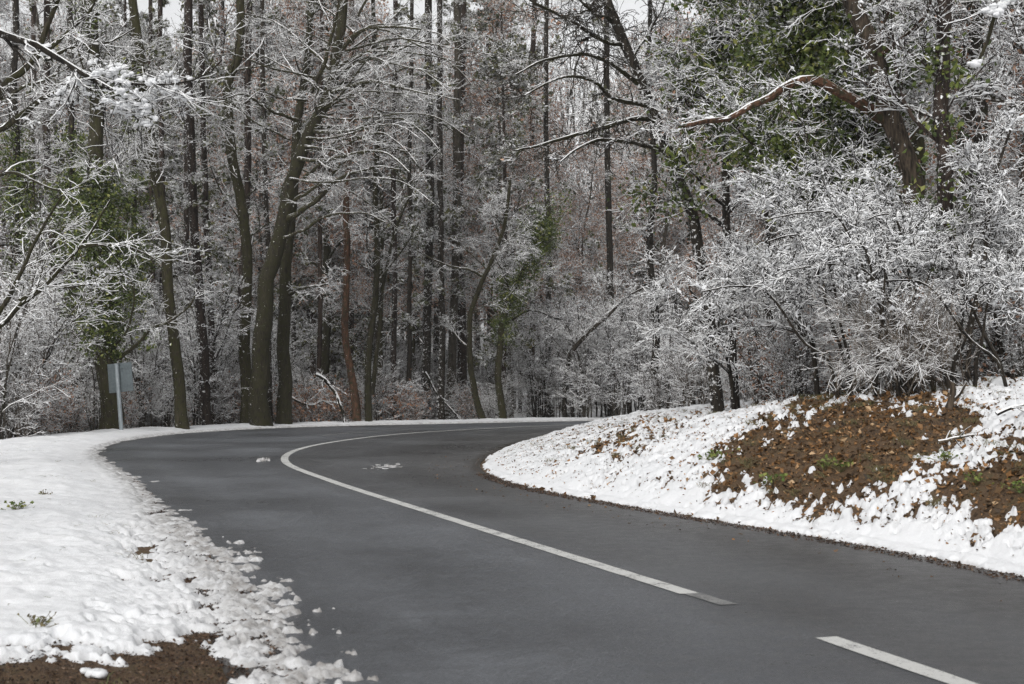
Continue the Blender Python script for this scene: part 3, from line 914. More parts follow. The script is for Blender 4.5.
# right-hand trees
r1l = limb_set([
    ([(648, 105), (630, 103), (612, 97), (590, 80), (560, 78), (525, 95)], 5, -2),
    ([(665, 130), (640, 118), (605, 128), (575, 135), (540, 145), (515, 150)], 6, -3),
    ([(660, 150), (630, 142), (600, 140), (575, 150), (560, 162)], 5, -4),
    ([(640, 85), (610, 62), (580, 55), (545, 60), (515, 75)], 5, -2),
    ([(622, 45), (600, 40), (570, 20), (540, 5), (515, -10)], 5, -2),
    ([(630, 60), (650, 30), (665, 0), (670, -30)], 4, 2),
    ([(612, 20), (590, 10), (570, -10)], 4, -3),
    ([(668, 150), (690, 130), (720, 110), (745, 95)], 4, 2),
], 30)
pt, rd = trace([(718, 412), (714, 370), (708, 310), (701, 265), (692, 215), (672, 158), (650, 105), (628, 50), (608, 0), (590, -60)], 30, 13, 9, 30)
make_tree('leaning_tree', 'dark tree leaning left from the bank with bare twigs hanging over the road', 'tree', pt, rd, 'olive',
          dict(n1=4, t0=.6, L1=2.4, n2=9, n3=6, n4=3, clump=200, limbs=r1l, up2=-.1, tw='bare_twig'), seed=20, trunk_mat=MAT['dark_speck'], dry=60)
r2l = limb_set([
    ([(893, 128), (868, 104), (840, 90), (815, 82), (790, 84), (765, 98), (735, 115), (705, 122), (682, 126)], 13, -1),
    ([(900, 150), (925, 120), (950, 90), (985, 70)], 4, 1),
    ([(875, 60), (900, 40), (925, 15), (935, -20)], 4, -1),
], 23.5)
pt, rd = trace([(905, 400), (900, 330), (908, 250), (916, 190), (900, 145), (886, 100), (870, 50), (852, 0), (830, -70)], 23.5, 24, 17, 30)
make_tree('bent_tree', 'thick brown trunk at upper right with a reddish snow topped limb reaching left', 'tree', pt, rd, 'brown',
          dict(n1=5, t0=.62, L1=2.2, n2=7, n3=6, n4=4, clump=1500, cs=(.012, .03), limbs=r2l, lm='red'), seed=21)
pt, rd = trace([(952, 402), (950, 340), (944, 260), (947, 180), (943, 90), (946, 0), (948, -70)], 22.6, 18, 14, 26)
make_tree('ivy_tree', 'dark brown trunk with scattered ivy and snow, right of the bent brown trunk', 'tree', pt, rd, 'pine',
          dict(S0, n1=8, t0=.5, clump=1500, L1=2.4), seed=22, trunk_mat=MAT['pine_speck'], ivy=[('trunk', 900, (.1, .9), .3)])
pt, rd = trace([(1022, 400), (1018, 330), (1014, 270), (1022, 200), (1030, 120), (1034, 0)], 23, 11, 8, 22)
make_tree('slender_tree', 'slim dark trunk at the right edge above the snowy bank', 'tree', pt, rd, 'pine', dict(THIN, clump=2500, t0=.15), seed=23)
for k, (pts_, D_, w_, lab, iv) in enumerate([
    ([(735, 400), (732, 300), (725, 200), (722, 100), (722, 0), (722, -60)], 29, 9, 'upright trunk hung with green ivy left of the reddish limb tip', 7000),
    ([(800, 400), (796, 300), (792, 200), (800, 100), (806, 0), (808, -60)], 26, 11, 'ivy smothered tree behind the reddish limb at upper right', 15000),
    ([(862, 400), (866, 300), (862, 200), (850, 100), (842, 0), (838, -60)], 25.5, 11, 'ivy clad tree partly behind the bent brown trunk', 10000)]):
    pt, rd = trace(pts_, D_, w_, w_ * .7, 26)
    make_tree('ivy_tree', lab, 'tree', pt, rd, 'dark', dict(S0, n1=26, t0=.40, L1=3.0, n2=7, n4=4, clump=3500), seed=30 + k, trunk_mat=MAT['dark_speck'],
              ivy=[('trunk', iv // 2, (.50, .99), 1.25), ('limb', iv // 2, (.1, .9), .3)])
for k, (pts_, D_, w_, lab) in enumerate([
    ([(819, 400), (812, 345), (800, 315), (786, 285), (776, 262)], 24, 6, 'short dark leaning stem with snow on it behind the brush on the bank'),
    ([(873, 396), (868, 300), (862, 262), (852, 228), (846, 190)], 24, 6, 'thin upright stem leaning left above the pale arching bush'),
    ([(870, 395), (866, 300), (850, 275), (828, 258), (808, 243), (784, 235)], 23, 5, 'thin stem arching left with snow along its back'),
    ([(1012, 402), (1008, 375), (1000, 340), (992, 300), (984, 250), (986, 200)], 22, 6, 'slim dark stem leaning left near the right edge'),
    ([(735, 405), (730, 370), (722, 340), (710, 318), (690, 290)], 27, 5, 'dark broken stem leaning left at the foot of the leaning tree'),
    ([(768, 400), (772, 340), (764, 290), (768, 230), (760, 170)], 33, 8, 'dark mid sized trunk right of the leaning tree'),
    ([(903, 402), (898, 330), (892, 270), (882, 225), (862, 200), (838, 190)], 21.3, 6, 'snow laden stem arching left in front of the thick bent trunk'),
    ([(932, 402), (926, 330), (916, 260), (908, 225), (900, 195)], 21.6, 5, 'snow laden upright stem hiding the foot of the thick bent trunk'),
    ([(878, 402), (856, 330), (838, 280), (800, 225), (758, 195)], 21.5, 5, 'snow laden stem leaning far left over the brush'),
    ([(965, 402), (972, 330), (985, 260), (992, 190), (1010, 130)], 21.0, 5, 'snow laden stem leaning right between the ivy dotted trunk and the right edge'),
    ([(650, 415), (655, 330), (650, 250), (655, 170), (648, 80), (650, 0)], 44, 8, 'slender grey tree at the end of the snowy bank')]):
    pt, rd = trace(pts_, D_, w_, w_ * .5, 20)
    make_tree('slender_tree', lab, 'tree', pt, rd, 'dark', dict(THIN, t0=.2 if 'laden' in lab else .3, n1=9 if 'laden' in lab else 9, L1=1.3 if 'laden' in lab else 2.0, clump=1900 if 'laden' in lab else 1500, cs=(.01, .026)), seed=40 + k)

def blobs(centres, sizes, r, squash=0.75):
    """rounded noisy lumps"""
    g = Geo()
    nu, nv = 9, 6
    th = np.linspace(0, 2 * np.pi, nu, endpoint=False); ph = np.linspace(0.02, np.pi - 0.02, nv)
    T_, P_ = np.meshgrid(th, ph)
    d = np.stack([np.sin(P_) * np.cos(T_), np.sin(P_) * np.sin(T_), np.cos(P_) * squash], -1)
    i = np.arange(nu * nv).reshape(nv, nu)
    q = np.stack([i[:-1], i[1:], np.roll(i[1:], -1, 1), np.roll(i[:-1], -1, 1)], -1).reshape(-1, 4)
    n = len(centres)
    bump = 1 + 0.14 * r.normal(size=(n, nv, nu, 1))
    st = np.stack([r.uniform(.8, 1.5, n), r.uniform(.7, 1.1, n), r.uniform(.7, 1.1, n)], -1)[:, None, None]
    V = centres[:, None, None] + d[None] * bump * st * sizes[:, None, None, None]
    g.add(V, q=q[None] + (np.arange(n) * nu * nv)[:, None, None])
    return g


ra = np.random.default_rng(55)
first = None
for k in range(14):
    x0 = ra.uniform(770, 1015); y1 = ra.uniform(180, 300); dx = -ra.uniform(30, 130) if k % 4 else ra.uniform(15, 50); D_ = ra.uniform(18.9, 20.2)
    pt, rd = trace([(x0, 400), (x0 + dx * .12, 360), (x0 + dx * .35, (400 + y1) / 2), (x0 + dx * .7, y1 + 8), (x0 + dx, y1), (x0 + dx * 1.35, y1 + 6)], D_, ra.uniform(3.5, 6), 1.5, 22)
    r_ = make_tree('arching_sapling', 'long dark arching stem lined with snow among the shrubs on the bank top', 'sapling', pt, rd, 'dark',
                   dict(n1=5, t0=.45, L1=.8, n2=5, n3=4, n4=2, clump=250, cs=(.008, .02)), 'arching stems among the shrubs on the bank', seed=400 + k)

# near tree off the left edge: its boughs hang into the picture
pt = resample([(-6.6, 13, gz(-6.6, 13) - .2), (-6.5, 13, 1.5), (-6.3, 13.2, 3.5), (-6.2, 13.3, 6), (-6.5, 13.4, 9)], 20)
lm = limb_set([
    ([(-170, -20), (-80, 10), (0, 33), (40, 46), (68, 66), (92, 80), (112, 90)], 13, -.4),
    ([(68, 66), (90, 74), (112, 82), (140, 84), (175, 84), (205, 76), (222, 60)], 4, -.6),
    ([(92, 80), (105, 96), (125, 108), (140, 122)], 3.5, .4),
], 12.5, 11)
g = Geo()
tubes(g, lm[0], lm[1], 8, 2, 1.1, .03)
rq = np.random.default_rng(5)
p2, r2 = grow(lm[0], lm[1], 9, .3, 1, (48, 16), .75, 6, .0, .5, .5, .35, .3, .010, flat=.2, r=rq)
tubes(g, p2, r2, 5, 0, 1.4)
p3, r3 = grow(p2, r2, 5, .1, 1, (42, 16), .33, 4, -.1, .5, .6, .4, .3, .010, r=rq); r3 = np.maximum(r3, .003)
tubes(g, p3, r3, 4, 0, 1.6)
cl, sz = [], []
for (x, y, sx_, sy_, n_, s_) in [(72, 84, 12, 8, 12, .023), (62, 102, 7, 10, 10, .021), (105, 72, 12, 5, 12, .026), (122, 78, 8, 6, 7, .03), (137, 98, 6, 7, 6, .034), (143, 118, 4, 5, 4, .030),
                                 (150, 84, 14, 5, 10, .025), (172, 92, 9, 6, 9, .024), (100, 96, 12, 8, 9, .02), (118, 104, 8, 6, 5, .024), (180, 104, 4, 7, 4, .02), (42, 50, 4, 3, 3, .028), (160, 80, 20, 3, 7, .02)]:
    for _ in range(n_):
        c_ = P(rq.normal(x, sx_), rq.normal(y, sy_), 12.3 + rq.uniform(-.25, .25))
        ax_ = nrm(rq.normal(size=3) * [1, 1, .3]) * s_ * 1.1
        for q_ in range(7):
            cl.append(c_ + ax_ * (q_ - 3) * .55 + rq.normal(size=3) * s_ * .45); sz.append(s_ * rq.uniform(.45, .95))
cl = np.array(cl)
bg = blobs(cl, np.array(sz), rq)
for v_, q_ in zip(bg.v, bg.q): g.add(v_, q=q_, m=1)
tw = np.stack([cl[::3] - rq.normal(size=cl[::3].shape) * .09, cl[::3] + [0, 0, -.01], cl[::3] + rq.normal(size=cl[::3].shape) * .09], 1)
tubes(g, tw, np.full(tw.shape[:2], .0035), 4, 0, 1.3)
root = thing('overhanging_tree', 'near tree beyond the left edge whose dark bough carries fat clumps of snow', 'tree', tuple(pt[0]))
link('trunk', trunk_geo(pt, np.linspace(.2, .12, 20)).mesh('trunk', [MAT['olive']], True, pt[0]), root)
link('bough', g.mesh('bough', [MAT['dark_twig'], MAT['clump'], MAT['dark']], False, pt[0]), root)

# second off-frame tree at mid distance on the left
lml = limb_set([
    ([(-60, 230), (-20, 160), (0, 96), (30, 62), (48, 25), (62, -10)], 13, 0),
    ([(-40, 150), (0, 128), (30, 108), (55, 92), (85, 85)], 9, -1),
    ([(-30, 345), (0, 313), (20, 275), (43, 228), (62, 195)], 6, -1),
    ([(-30, 340), (0, 325), (20, 306), (40, 290), (67, 261), (90, 233), (110, 200)], 6, 1),
    ([(20, 300), (45, 288), (70, 287), (92, 284)], 4, 0),
    ([(45, 60), (80, 45), (110, 42), (135, 28)], 4, 1),
    ([(30, 62), (60, 40), (90, 10), (100, -15)], 5, -1),
    ([(-20, 190), (10, 172), (35, 182), (60, 190), (92, 185)], 4, 0),
    ([(80, 247), (100, 244), (130, 247), (160, 262)], 4, 0),
], 24, 21)
pt = resample([(-10.2, 24, gz(-10.2, 24) - .2), (-10.0, 24, 2), (-9.7, 24, 5), (-9.3, 24, 8), (-9.0, 24, 11)], 22)
make_tree('mossy_tree', 'mossy tree at the left edge sending olive limbs up and across the corner', 'tree', pt, np.linspace(.24, .1, 22), 'olive',
          dict(n1=3, t0=.6, L1=2.4, n2=6, n3=4, n4=3, clump=250, limbs=lml), seed=50)
# mossy branch with snow cap at the upper right corner
pt = resample([(5.6, 12.5, gz(5.6, 12.5) - .2), (5.5, 12.4, 2), (5.35, 12.3, 4), (5.2, 12.2, 6.5)], 18)
lm = limb_set([([(1090, -90), (1040, -40), (998, 8), (992, 30), (984, 50), (976, 66)], 9, 0), ([(998, 10), (1003, 2), (1012, -6)], 6, 0)], 11.5, 8)
g = Geo(); tubes(g, lm[0], lm[1], 8, 0, 1.1, .04)
pt[:, 0] += 0.6
root = thing('overhanging_tree', 'mossy branch stub capped with snow hanging in at the top right corner', 'tree', tuple(pt[0]))
link('trunk', trunk_geo(pt, np.linspace(.16, .1, 18)).mesh('trunk', [MAT['olive']], True, pt[0]), root)
cl = np.array([P(rq.normal(x, 3), rq.normal(y, 2), 11.4) for x, y in [(991, 10), (1000, 6), (1008, 2), (998, 12), (1013, -3), (977, 62)] for _ in range(7)])
bg = blobs(cl, rq.uniform(.018, .035, len(cl)), rq)
for v_, q_ in zip(bg.v, bg.q): g.add(v_, q=q_, m=1)
link('bough', g.mesh('bough', [MAT['olive'], MAT['clump']], True, pt[0]), root)


# ------------------------------------------------------------------ repeats: forest behind
def proto_tree(kind, i):
    r = np.random.default_rng(1000 + i * 7 + len(kind))
    if kind == 'wood':
        h = r.uniform(15, 21); lean = r.normal(size=2) * .9
        path = resample([(0, 0, -.2), (lean[0] * .2, lean[1] * .2, h * .3), (lean[0] * .8, lean[1] * .8, h * .65), (lean[0] * 1.6, lean[1] * 1.4, h)], 20)
        path[1:] += r.normal(size=(19, 3)) * .05
        rad = np.linspace(r.uniform(.11, .19), .03, 20)
        bk = ['olive', 'grey', 'dark', 'olive', 'grey'][i % 5]
        lab = 'bare snow dusted broadleaf tree among many in the forest'
        return make_tree('bare_tree', lab, 'tree', path, rad, bk, dict(n1=30, t0=.28, L1=4.0, n2=9, n3=6, n4=3, ang=(66, 16), up=.15, clump=1500, cs=(.02, .045), rmin=.006), 'bare trees in the forest',
                         seed=200 + i, dry=(14000 if i in (1, 3) else 1500))
    if kind == 'pine':
        h = r.uniform(17, 22)
        path = resample([(0, 0, -.2), (r.normal() * .15, r.normal() * .15, h * .5), (r.normal() * .3, 0, h)], 18)
        rad = np.linspace(r.uniform(.12, .17), .05, 18)
        lab = 'tall straight pine with short snowy snags among many in the forest'
        return make_tree('pine_tree', lab, 'tree', path, rad, 'pine', dict(PINE, n1=44, t0=.12, L1=1.9, n3=6, clump=1200, cs=(.02, .045), rmin=.006), 'pines in the forest',
                         seed=300 + i, trunk_mat=MAT['pine_speck'], needles=700)
    if kind == 'sapling':
        root = None
        n_ = 9
        g = Geo()
        P1, R1 = [], []
        st = []
        for k in range(n_):
            h = r.uniform(2.2, 5.5); a = r.uniform(0, 6.28); l_ = r.uniform(.2, .55) * h
            pth = resample([(math.cos(a) * .2, math.sin(a) * .2, -.1), (math.cos(a) * l_ * .3, math.sin(a) * l_ * .3, h * .5), (math.cos(a) * l_, math.sin(a) * l_, h)], 9)
            st.append(pth + r.normal(size=pth.shape) * .04)
        st = np.array(st); sr = np.linspace(.026, .010, 9)[None] * r.uniform(.7, 1.3, (n_, 1))
        p1, r1 = grow(st, sr, 8, .15, 1, (45, 14), 1.3, 6, .15, .5, .7, .4, .4, .011, r=r)
        p2, r2 = grow(p1, r1, 7, .1, 1, (42, 14), .6, 4, .02, .5, .7, .4, .3, .010, flat=.4, r=r); r2 = np.maximum(r2, .0048)
        p3, r3 = grow(p2, r2, 5, .1, 1, (42, 16), .30, 4, .0, .8, .8, .5, .3, .010, flat=.4, r=r); r3 = np.maximum(r3, .0036)
        root = thing('tall_shrub', 'many stemmed leafless shrub thick with snow among the forest undergrowth', 'shrub', (0, 0, 0), 'shrubs under the forest trees')
        g0 = Geo(); tubes(g0, st, sr, 6, 0, 1.1); link('stems', g0.mesh('stems', [MAT['dark' if i % 2 else 'grey']], True), root)
        tubes(g, p1, r1, 4, 0, 1.3); tubes(g, p2, r2, 4, 0, 1.6); tubes(g, p3, r3, 4, 0, 1.6)
        clumps(g, p3, 3400 if i % 2 else 2200, .014, .036, 1, r)
        link('crown', g.mesh('crown', [MAT['snowy_twig' if i % 2 else 'bush_twig'], MAT['clump']], False), root)
        return root
    if kind == 'brush':
        n_ = 26
        a = r.uniform(0, 6.28, n_); h = r.uniform(.9, 2.0, n_); l_ = r.uniform(.2, .9, n_)
        st = np.array([resample([(math.cos(q_) * .25, math.sin(q_) * .25, -.1), (math.cos(q_) * l * .5, math.sin(q_) * l * .5, hh * .6), (math.cos(q_) * l * 1.2, math.sin(q_) * l * 1.2, hh)], 7) for q_, hh, l in zip(a, h, l_)])
        st += r.normal(size=st.shape) * .03
        sr = np.linspace(.010, .005, 7)[None] * r.uniform(.7, 1.3, (n_, 1))
        p1, r1 = grow(st, sr, 8, .1, 1, (42, 16), .6, 4, .1, .5, .8, .5, .4, .010, r=r); r1 = np.maximum(r1, .0045)
        p2, r2 = grow(p1, r1, 6, .1, 1, (42, 16), .27, 3, .05, .5, .8, .5, .3, .010, r=r); r2 = np.maximum(r2, .0042)
        root = thing('low_shrub', 'low tangled leafless brush with snow on its twigs at the forest edge', 'shrub', (0, 0, 0), 'low brush along the forest edge')
        g = Geo(); tubes(g, st, sr, 5, 0, 1.3); link('stems', g.mesh('stems', [MAT['bush_twig']], False), root)
        g = Geo(); tubes(g, p1, r1, 4, 0, 1.7); tubes(g, p2, r2, 4, 0, 1.8); clumps(g, p2, 900, .012, .026, 1, r)
        link('crown', g.mesh('crown', [MAT['bush_twig'], MAT['clump']], False), root)
        if i % 3 == 0:
            lg = Geo(); leaves(lg, pts_on(p2, 900, .02, r), .07, 0, r); link('dry_leaves', lg.mesh('dry_leaves', [MAT['oak']], False), root)
        return root


def scatter(kind, protos, spots, smin, smax):
    r = np.random.default_rng(len(spots) * 3 + 1)
    ps = [proto_tree(kind, i) for i in range(protos)]
    xs = np.array([s[0] for s in spots]); ys = np.array([s[1] for s in spots]); zs = height(xs, ys)
    for k, (x, y, z) in enumerate(zip(xs, ys, zs)):
        s = r.uniform(smin, smax) * (min(1, max(.5, y / 44)) if kind == 'sapling' else 1); a = r.uniform(0, 6.28)
        if k < protos:
            o = ps[k]; o.location = (x, y, z - .05); o.rotation_euler = (0, 0, a); o.scale = (s, s, s)
        else:
            dup(ps[k % protos], (x, y, z - .05), a, s)


def spots(n, dmin, dmax, bmin, bmax, min_in, min_out, sep, seed, pw=1.0):
    r = np.random.default_rng(seed); out = []
    tries = 0
    while len(out) < n and tries < 60:
        tries += 1
        D_ = dmin + (dmax - dmin) * r.uniform(0, 1, 400) ** pw; b_ = r.uniform(bmin, bmax, 400)
        x, y = b_ * D_, D_
        di, do = dists(x, y)
        ok = (((di > min_in) & (do < 0)) | (do > min_out)) & ~((b_ > .025) & (b_ < .095) & (D_ > 50) & (r.uniform(0, 1, 400) < .72))
        for xx, yy in zip(x[ok], y[ok]):
            if all((xx - a) ** 2 + (yy - c_) ** 2 > sep * sep for a, c_ in out):
                out.append((xx, yy))
                if len(out) >= n: break
    return out


wood = spots(100, 62, 116, -.44, .44, 12, 6.5, 2.6, 1) + spots(12, 27, 52, .19, .45, 8.5, 50, 2.4, 2)
scatter('wood', 5, wood, .95, 1.35)
scatter('pine', 3, spots(52, 62, 115, -.44, .44, 14, 5, 2.4, 3), 1.0, 1.3)
sap = spots(90, 58, 92, -.44, .30, 6, 8, 1.8, 4) + spots(45, 38, 62, -.46, -.17, 90, 3.5, 1.3, 14) + spots(36, 22, 46, .07, .44, 7.0, 50, 1.6, 5)
sap += [tuple(P(x, 400, d)[:2]) for x, d in [(575, 63), (590, 60.5), (604, 62), (618, 61), (632, 63), (560, 64), (645, 60), (611, 65), (540, 65), (895, 21.9), (920, 21.6), (860, 23), (985, 22.8), (1015, 22), (800, 25)]]
scatter('sapling', 4, sap, .8, 1.3)
br = spots(120, 38, 66, -.44, .24, 3.0, 2.6, .9, 6) + spots(38, 21.5, 40, .05, .44, 5.5, 50, .9, 7)
scatter('brush', 4, br, .6, 1.2)

for k, (px_, D_, lab) in enumerate([(306, 54.5, 'low shrub keeping russet leaves just right of the two close mossy trunks'), (392, 57, 'low shrub keeping russet leaves between the twin stemmed tree and the black pine'),
                                    (345, 56.5, 'low shrub keeping russet leaves behind the orange brown trunk')]):
    t_ = proto_tree('brush', 40 + k)
    xy = P(px_, 400, D_); t_.location = (xy[0], D_, gz(xy[0], D_) - .05); t_['label'] = lab; del t_['group']
    rl = np.random.default_rng(k); lg = Geo()
    leaves(lg, rl.normal(size=(900, 3)) * [.5, .5, .35] + [0, 0, .9], .10, 0, rl)
    link('dry_leaves', lg.mesh('dry_leaves', [MAT['oak']]), t_)
for k, (pa, D_, w_, lab) in enumerate([([(316, 374), (325, 380), (335, 393), (342, 410), (345, 426)], 53.5, 4, 'bent snow covered stem arching down beside the orange brown trunk'),
                                       ([(290, 396), (300, 402), (312, 405), (322, 402), (330, 404)], 54, 3, 'snow covered branch lying low between the mossy trunks and the orange brown trunk'),
                                       ([(425, 372), (436, 392), (452, 410), (462, 421)], 60, 2.5, 'thin pale stem slanting down right of the nearly black pine')]):
    pth, rr = trace(pa, D_, w_, w_ * .5, 14, False)
    root = thing('fallen_branch', lab, 'branch', tuple(pth[0]))
    g = Geo(); tubes(g, pth[None], rr[None], 8, 0, 1.1, .05)
    link('stem', g.mesh('stem', [MAT['olive_twig']], True, pth[0]), root)
    rl = np.random.default_rng(k + 5)
    p1, r1 = grow(pth[None], rr[None], 9, .1, 1, (45, 12), 1.0, 6, 0.2, .6, .6, .4, .3, .012, r=rl)
    g = Geo(); tubes(g, p1, r1, 5, 0, 1.3); clumps(g, p1, 120, .02, .04, 1, rl)
    link('twigs', g.mesh('twigs', [MAT['snowy_twig'], MAT['clump']], False, pth[0]), root)

# far wood that reads as one mass
r = np.random.default_rng(77)
n_ = 900
D_ = r.uniform(118, 230, n_); bx = r.uniform(-.46, .46, n_) * D_
hz = height(bx, D_)
hh = r.uniform(20, 30, n_)
st = np.stack([np.stack([bx + r.normal(size=n_) * .3 * k, D_, hz + hh * k / 4], -1) for k in range(5)], 1)
sr = np.linspace(.2, .06, 5)[None] * r.uniform(.7, 1.3, (n_, 1))
g = Geo(); tubes(g, st, sr, 5, 0, 1)
p1, r1 = grow(st, sr, 20, .1, 1, (60, 18), 3.4, 4, .2, .5, .5, .5, .4, .014, r=r); r1 = np.maximum(r1, .03)
tubes(g, p1, r1, 4, 0, 1.6)
p2, r2 = grow(p1, r1, 4, .2, 1, (45, 15), 1.8, 3, .1, .5, .8, .6, .4, .014, r=r); r2 = np.maximum(r2, .028)
tubes(g, p2, r2, 4, 0, 1.6)
o = link('distant_wood', g.mesh('distant_wood', [MAT['grey_twig'], MAT['clump']])); o['kind'] = 'stuff'
o['label'] = 'far snowy woodland filling the gaps between nearer trees'; o['category'] = 'woodland'

# ------------------------------------------------------------------ things on the bank
# pale arching bush
r = np.random.default_rng(9)
b0 = P(925, 392, 19.5); b0[2] = gz(b0[0], b0[1])
st = []
for k in range(150):
    tx, ty = r.uniform(815, 960), r.uniform(285, 385)
    tip = P(tx, ty, 19.3 + r.normal() * .7)
    s0 = b0 + np.array([r.normal() * .35 - .1, r.normal() * .3, -.05])
    midp = (s0 * .5 + tip * .5) + np.array([0, 0, .28 + .15 * r.uniform()])
    st.append(resample([s0, midp, tip], 8))
st = np.array(st); sr = np.linspace(.008, .003, 8)[None] * r.uniform(.7, 1.4, (150, 1))
g = Geo(); tubes(g, st, sr, 5, 0, 1.3)
p1, r1 = grow(st, sr, 9, .15, 1, (28, 10), .42, 4, .05, .35, .8, .5, .4, .008, r=r); r1 = np.maximum(r1, .0026)
g1 = Geo(); tubes(g1, p1, r1, 4, 0, 1.3)
p2, r2 = grow(p1, r1, 4, .15, 1, (30, 10), .2, 3, .0, .35, .8, .5, .4, .008, r=r); r2 = np.maximum(r2, .0024)
tubes(g1, p2, r2, 4, 0, 1.3); clumps(g1, p2, 2500, .006, .014, 1, r)
root = thing('arching_bush', 'pale fine twigged bush arching left over the brown leafy bank', 'bush', tuple(b0))
link('stems', g.mesh('stems', [MAT['dry_twig']], False, b0), root)
link('crown', g1.mesh('crown', [MAT['dry_twig'], MAT['clump']], False, b0), root)

# brown stump beside the bush
sp0 = P(951, 402, 17.3); z0 = gz(sp0[0], sp0[1])
pth = resample([(sp0[0] - .05, 17.3, z0 - .1), (sp0[0], 17.3, z0 + .1), (sp0[0] + .03, 17.3, z0 + .25), (sp0[0] - .01, 17.3, z0 + .34)], 9)
root = thing('tree_stump', 'short broken brown stump at the top of the leafy bank', 'stump', tuple(pth[0]))
link('trunk', trunk_geo(pth, np.array([.08, .06, .05, .045, .04, .04, .038, .03, .012]), 10, .1).mesh('trunk', [MAT['brown']], True, pth[0]), root)
pr2 = np.array([resample([pth[3], pth[3] + [.12, 0, .12], pth[3] + [.2, 0, .25]], 5), resample([pth[1], pth[1] + [-.2, -.1, -.02], pth[1] + [-.38, -.2, -.08]], 5)])
g = Geo(); tubes(g, pr2, np.linspace(.03, .012, 5)[None].repeat(2, 0), 7, 0, 1, .06)
link('branch', g.mesh('branch', [MAT['brown']], True, pth[0]), root)

# fallen snow-covered sticks
for k, (pa, D_, w_, lab) in enumerate([
    ([(996, 382), (1008, 377), (1020, 378), (1035, 382)], 15.5, 5, 'snow covered fallen branch lying at the right edge of the bank top'),
    ([(938, 418), (950, 412), (962, 412), (975, 418)], 15, 4, 'bent pale root showing above the leaf litter under the stump')]):
    pth, rr = trace(pa, D_, w_, w_ * .5, 10, False)
    zz = height(pth[:, 0], pth[:, 1]); pth[:, 2] = np.maximum(pth[:, 2] * .3 + (zz + .05) * .7, zz + .02)
    root = thing('fallen_branch', lab, 'branch', tuple(pth[0]))
    g = Geo(); tubes(g, pth[None], rr[None], 8, 0, 1, .06)
    link('stem', g.mesh('stem', [MAT['brown' if k else 'dark_twig']], True, pth[0]), root)
    p1, r1 = grow(pth[None], rr[None], 6, .1, 1, (45, 10), .3, 4, 0, .4, .5, .4, .3, .01, r=r)
    g = Geo(); tubes(g, p1, r1, 5, 0, 1.3)
    link('twigs', g.mesh('twigs', [MAT['dark_twig']], False, pth[0]), root)

# leaf litter on bare ground and along the road edges, needles and grit
sel = []
flatm = (T < 0.004)
rows = (Y > 5.0) & (Y < 34) & (np.abs(X) < Y * .40)
bank_b = rows & flatm & (DIN > .1) & (DIN < 9)
grav_b = rows & flatm & (DOUT > -.1) & (Y < 11)
edge_b = rows & (Y < 24) & (((DIN > -.22) & (DIN < .08)) | ((DOUT > -.12) & (DOUT < .3) & flatm))


def pick(mask, n, r):
    idx = np.flatnonzero(mask.ravel())
    w = (X.ravel()[idx] ** 2 + Y.ravel()[idx] ** 2); w = w / w.sum()
    k = r.choice(idx, n, p=w)
    z = np.where(onroad.ravel()[k], .004, ZG.ravel()[k])
    return np.stack([X.ravel()[k] + r.normal(size=n) * .02, Y.ravel()[k] + r.normal(size=n) * .03, z], -1)


r = np.random.default_rng(12)
g = Geo()
p_ = pick(bank_b, 15000, r); p_[:, 2] += r.uniform(.0, .02, len(p_)); leaves(g, p_, .048, 0, r, .45)
p_ = pick(bank_b, 6500, r); p_[:, 2] += r.uniform(.01, .03, len(p_)); leaves(g, p_, .070, 0, r, .35)
p_ = pick(bank_b, 22000, r); p_[:, 2] += r.uniform(.0, .02, len(p_)); leaves(g, p_, .026, 0, r, .4)
p_ = pick(grav_b, 9000, r); p_[:, 2] += r.uniform(0, .012, len(p_)); leaves(g, p_, .017, 1, r, .7)
p_ = pick(edge_b, 7500, r); p_[:, 2] += r.uniform(0, .008, len(p_)); leaves(g, p_, .022, 1, r, .7)
rd_m = rows & onroad & (Y < 30) & (DIN > -1.0)
p_ = pick(rd_m, 260, r); p_[:, 2] += .006; leaves(g, p_, .03, 0, r, .9)
sn_m = rows & (T > .02) & (DIN > .3) & (DIN < 6)
p_ = pick(sn_m, 5200, r); p_[:, 2] += .052; leaves(g, p_, .032, 0, r, .5)
o = link('fallen_leaves', g.mesh('fallen_leaves', [MAT['litter'], MAT['litter_dark']])); o['kind'] = 'stuff'
o['label'] = 'brown fallen leaves on the bank and road edges'; o['category'] = 'leaf litter'

# dry grass blades poking through the snow
g = Geo()
p_ = []
gb = pick(bank_b, 420, r); gs = pick(rows & (DIN > .8) & (DIN < 7), 260, r)
for k in range(1300):
    c0 = (gb[k % 420] if k % 5 < 3 else gs[k % 260]) if k % 7 else pick(rows & (DOUT > .5) & (DOUT < 2.6), 1, r)[0]
    if k % 7 == 0 and k % 2: continue
    nb = r.integers(4, 14)
    for _ in range(nb):
        h_ = r.uniform(.03, .10); q0 = c0 + [r.normal() * .05, r.normal() * .05, 0]
        dv = np.array([r.normal() * .5, r.normal() * .5, 1]) * h_
        p_.append([q0, q0 + dv * .55 + [0, 0, .01], q0 + dv * np.array([1.5, 1.5, .8])])
p_ = np.array(p_)
tubes(g, p_, np.tile([[.0022, .0018, .0008]], (len(p_), 1)), 3, 0)
o = link('dry_grass', g.mesh('dry_grass', [MAT['grass']])); o['kind'] = 'stuff'
o['label'] = 'dry grass blades sticking out of the snow'; o['category'] = 'grass'

# small green weeds
def ground_px(px_, py_):
    m_ = (PX - px_) ** 2 + (PY - py_) ** 2 + np.where(Y > 4, 0, 1e9)
    k = np.unravel_index(m_.argmin(), m_.shape)
    return np.array([X[k], Y[k], ZG[k] if not onroad[k] else 0])


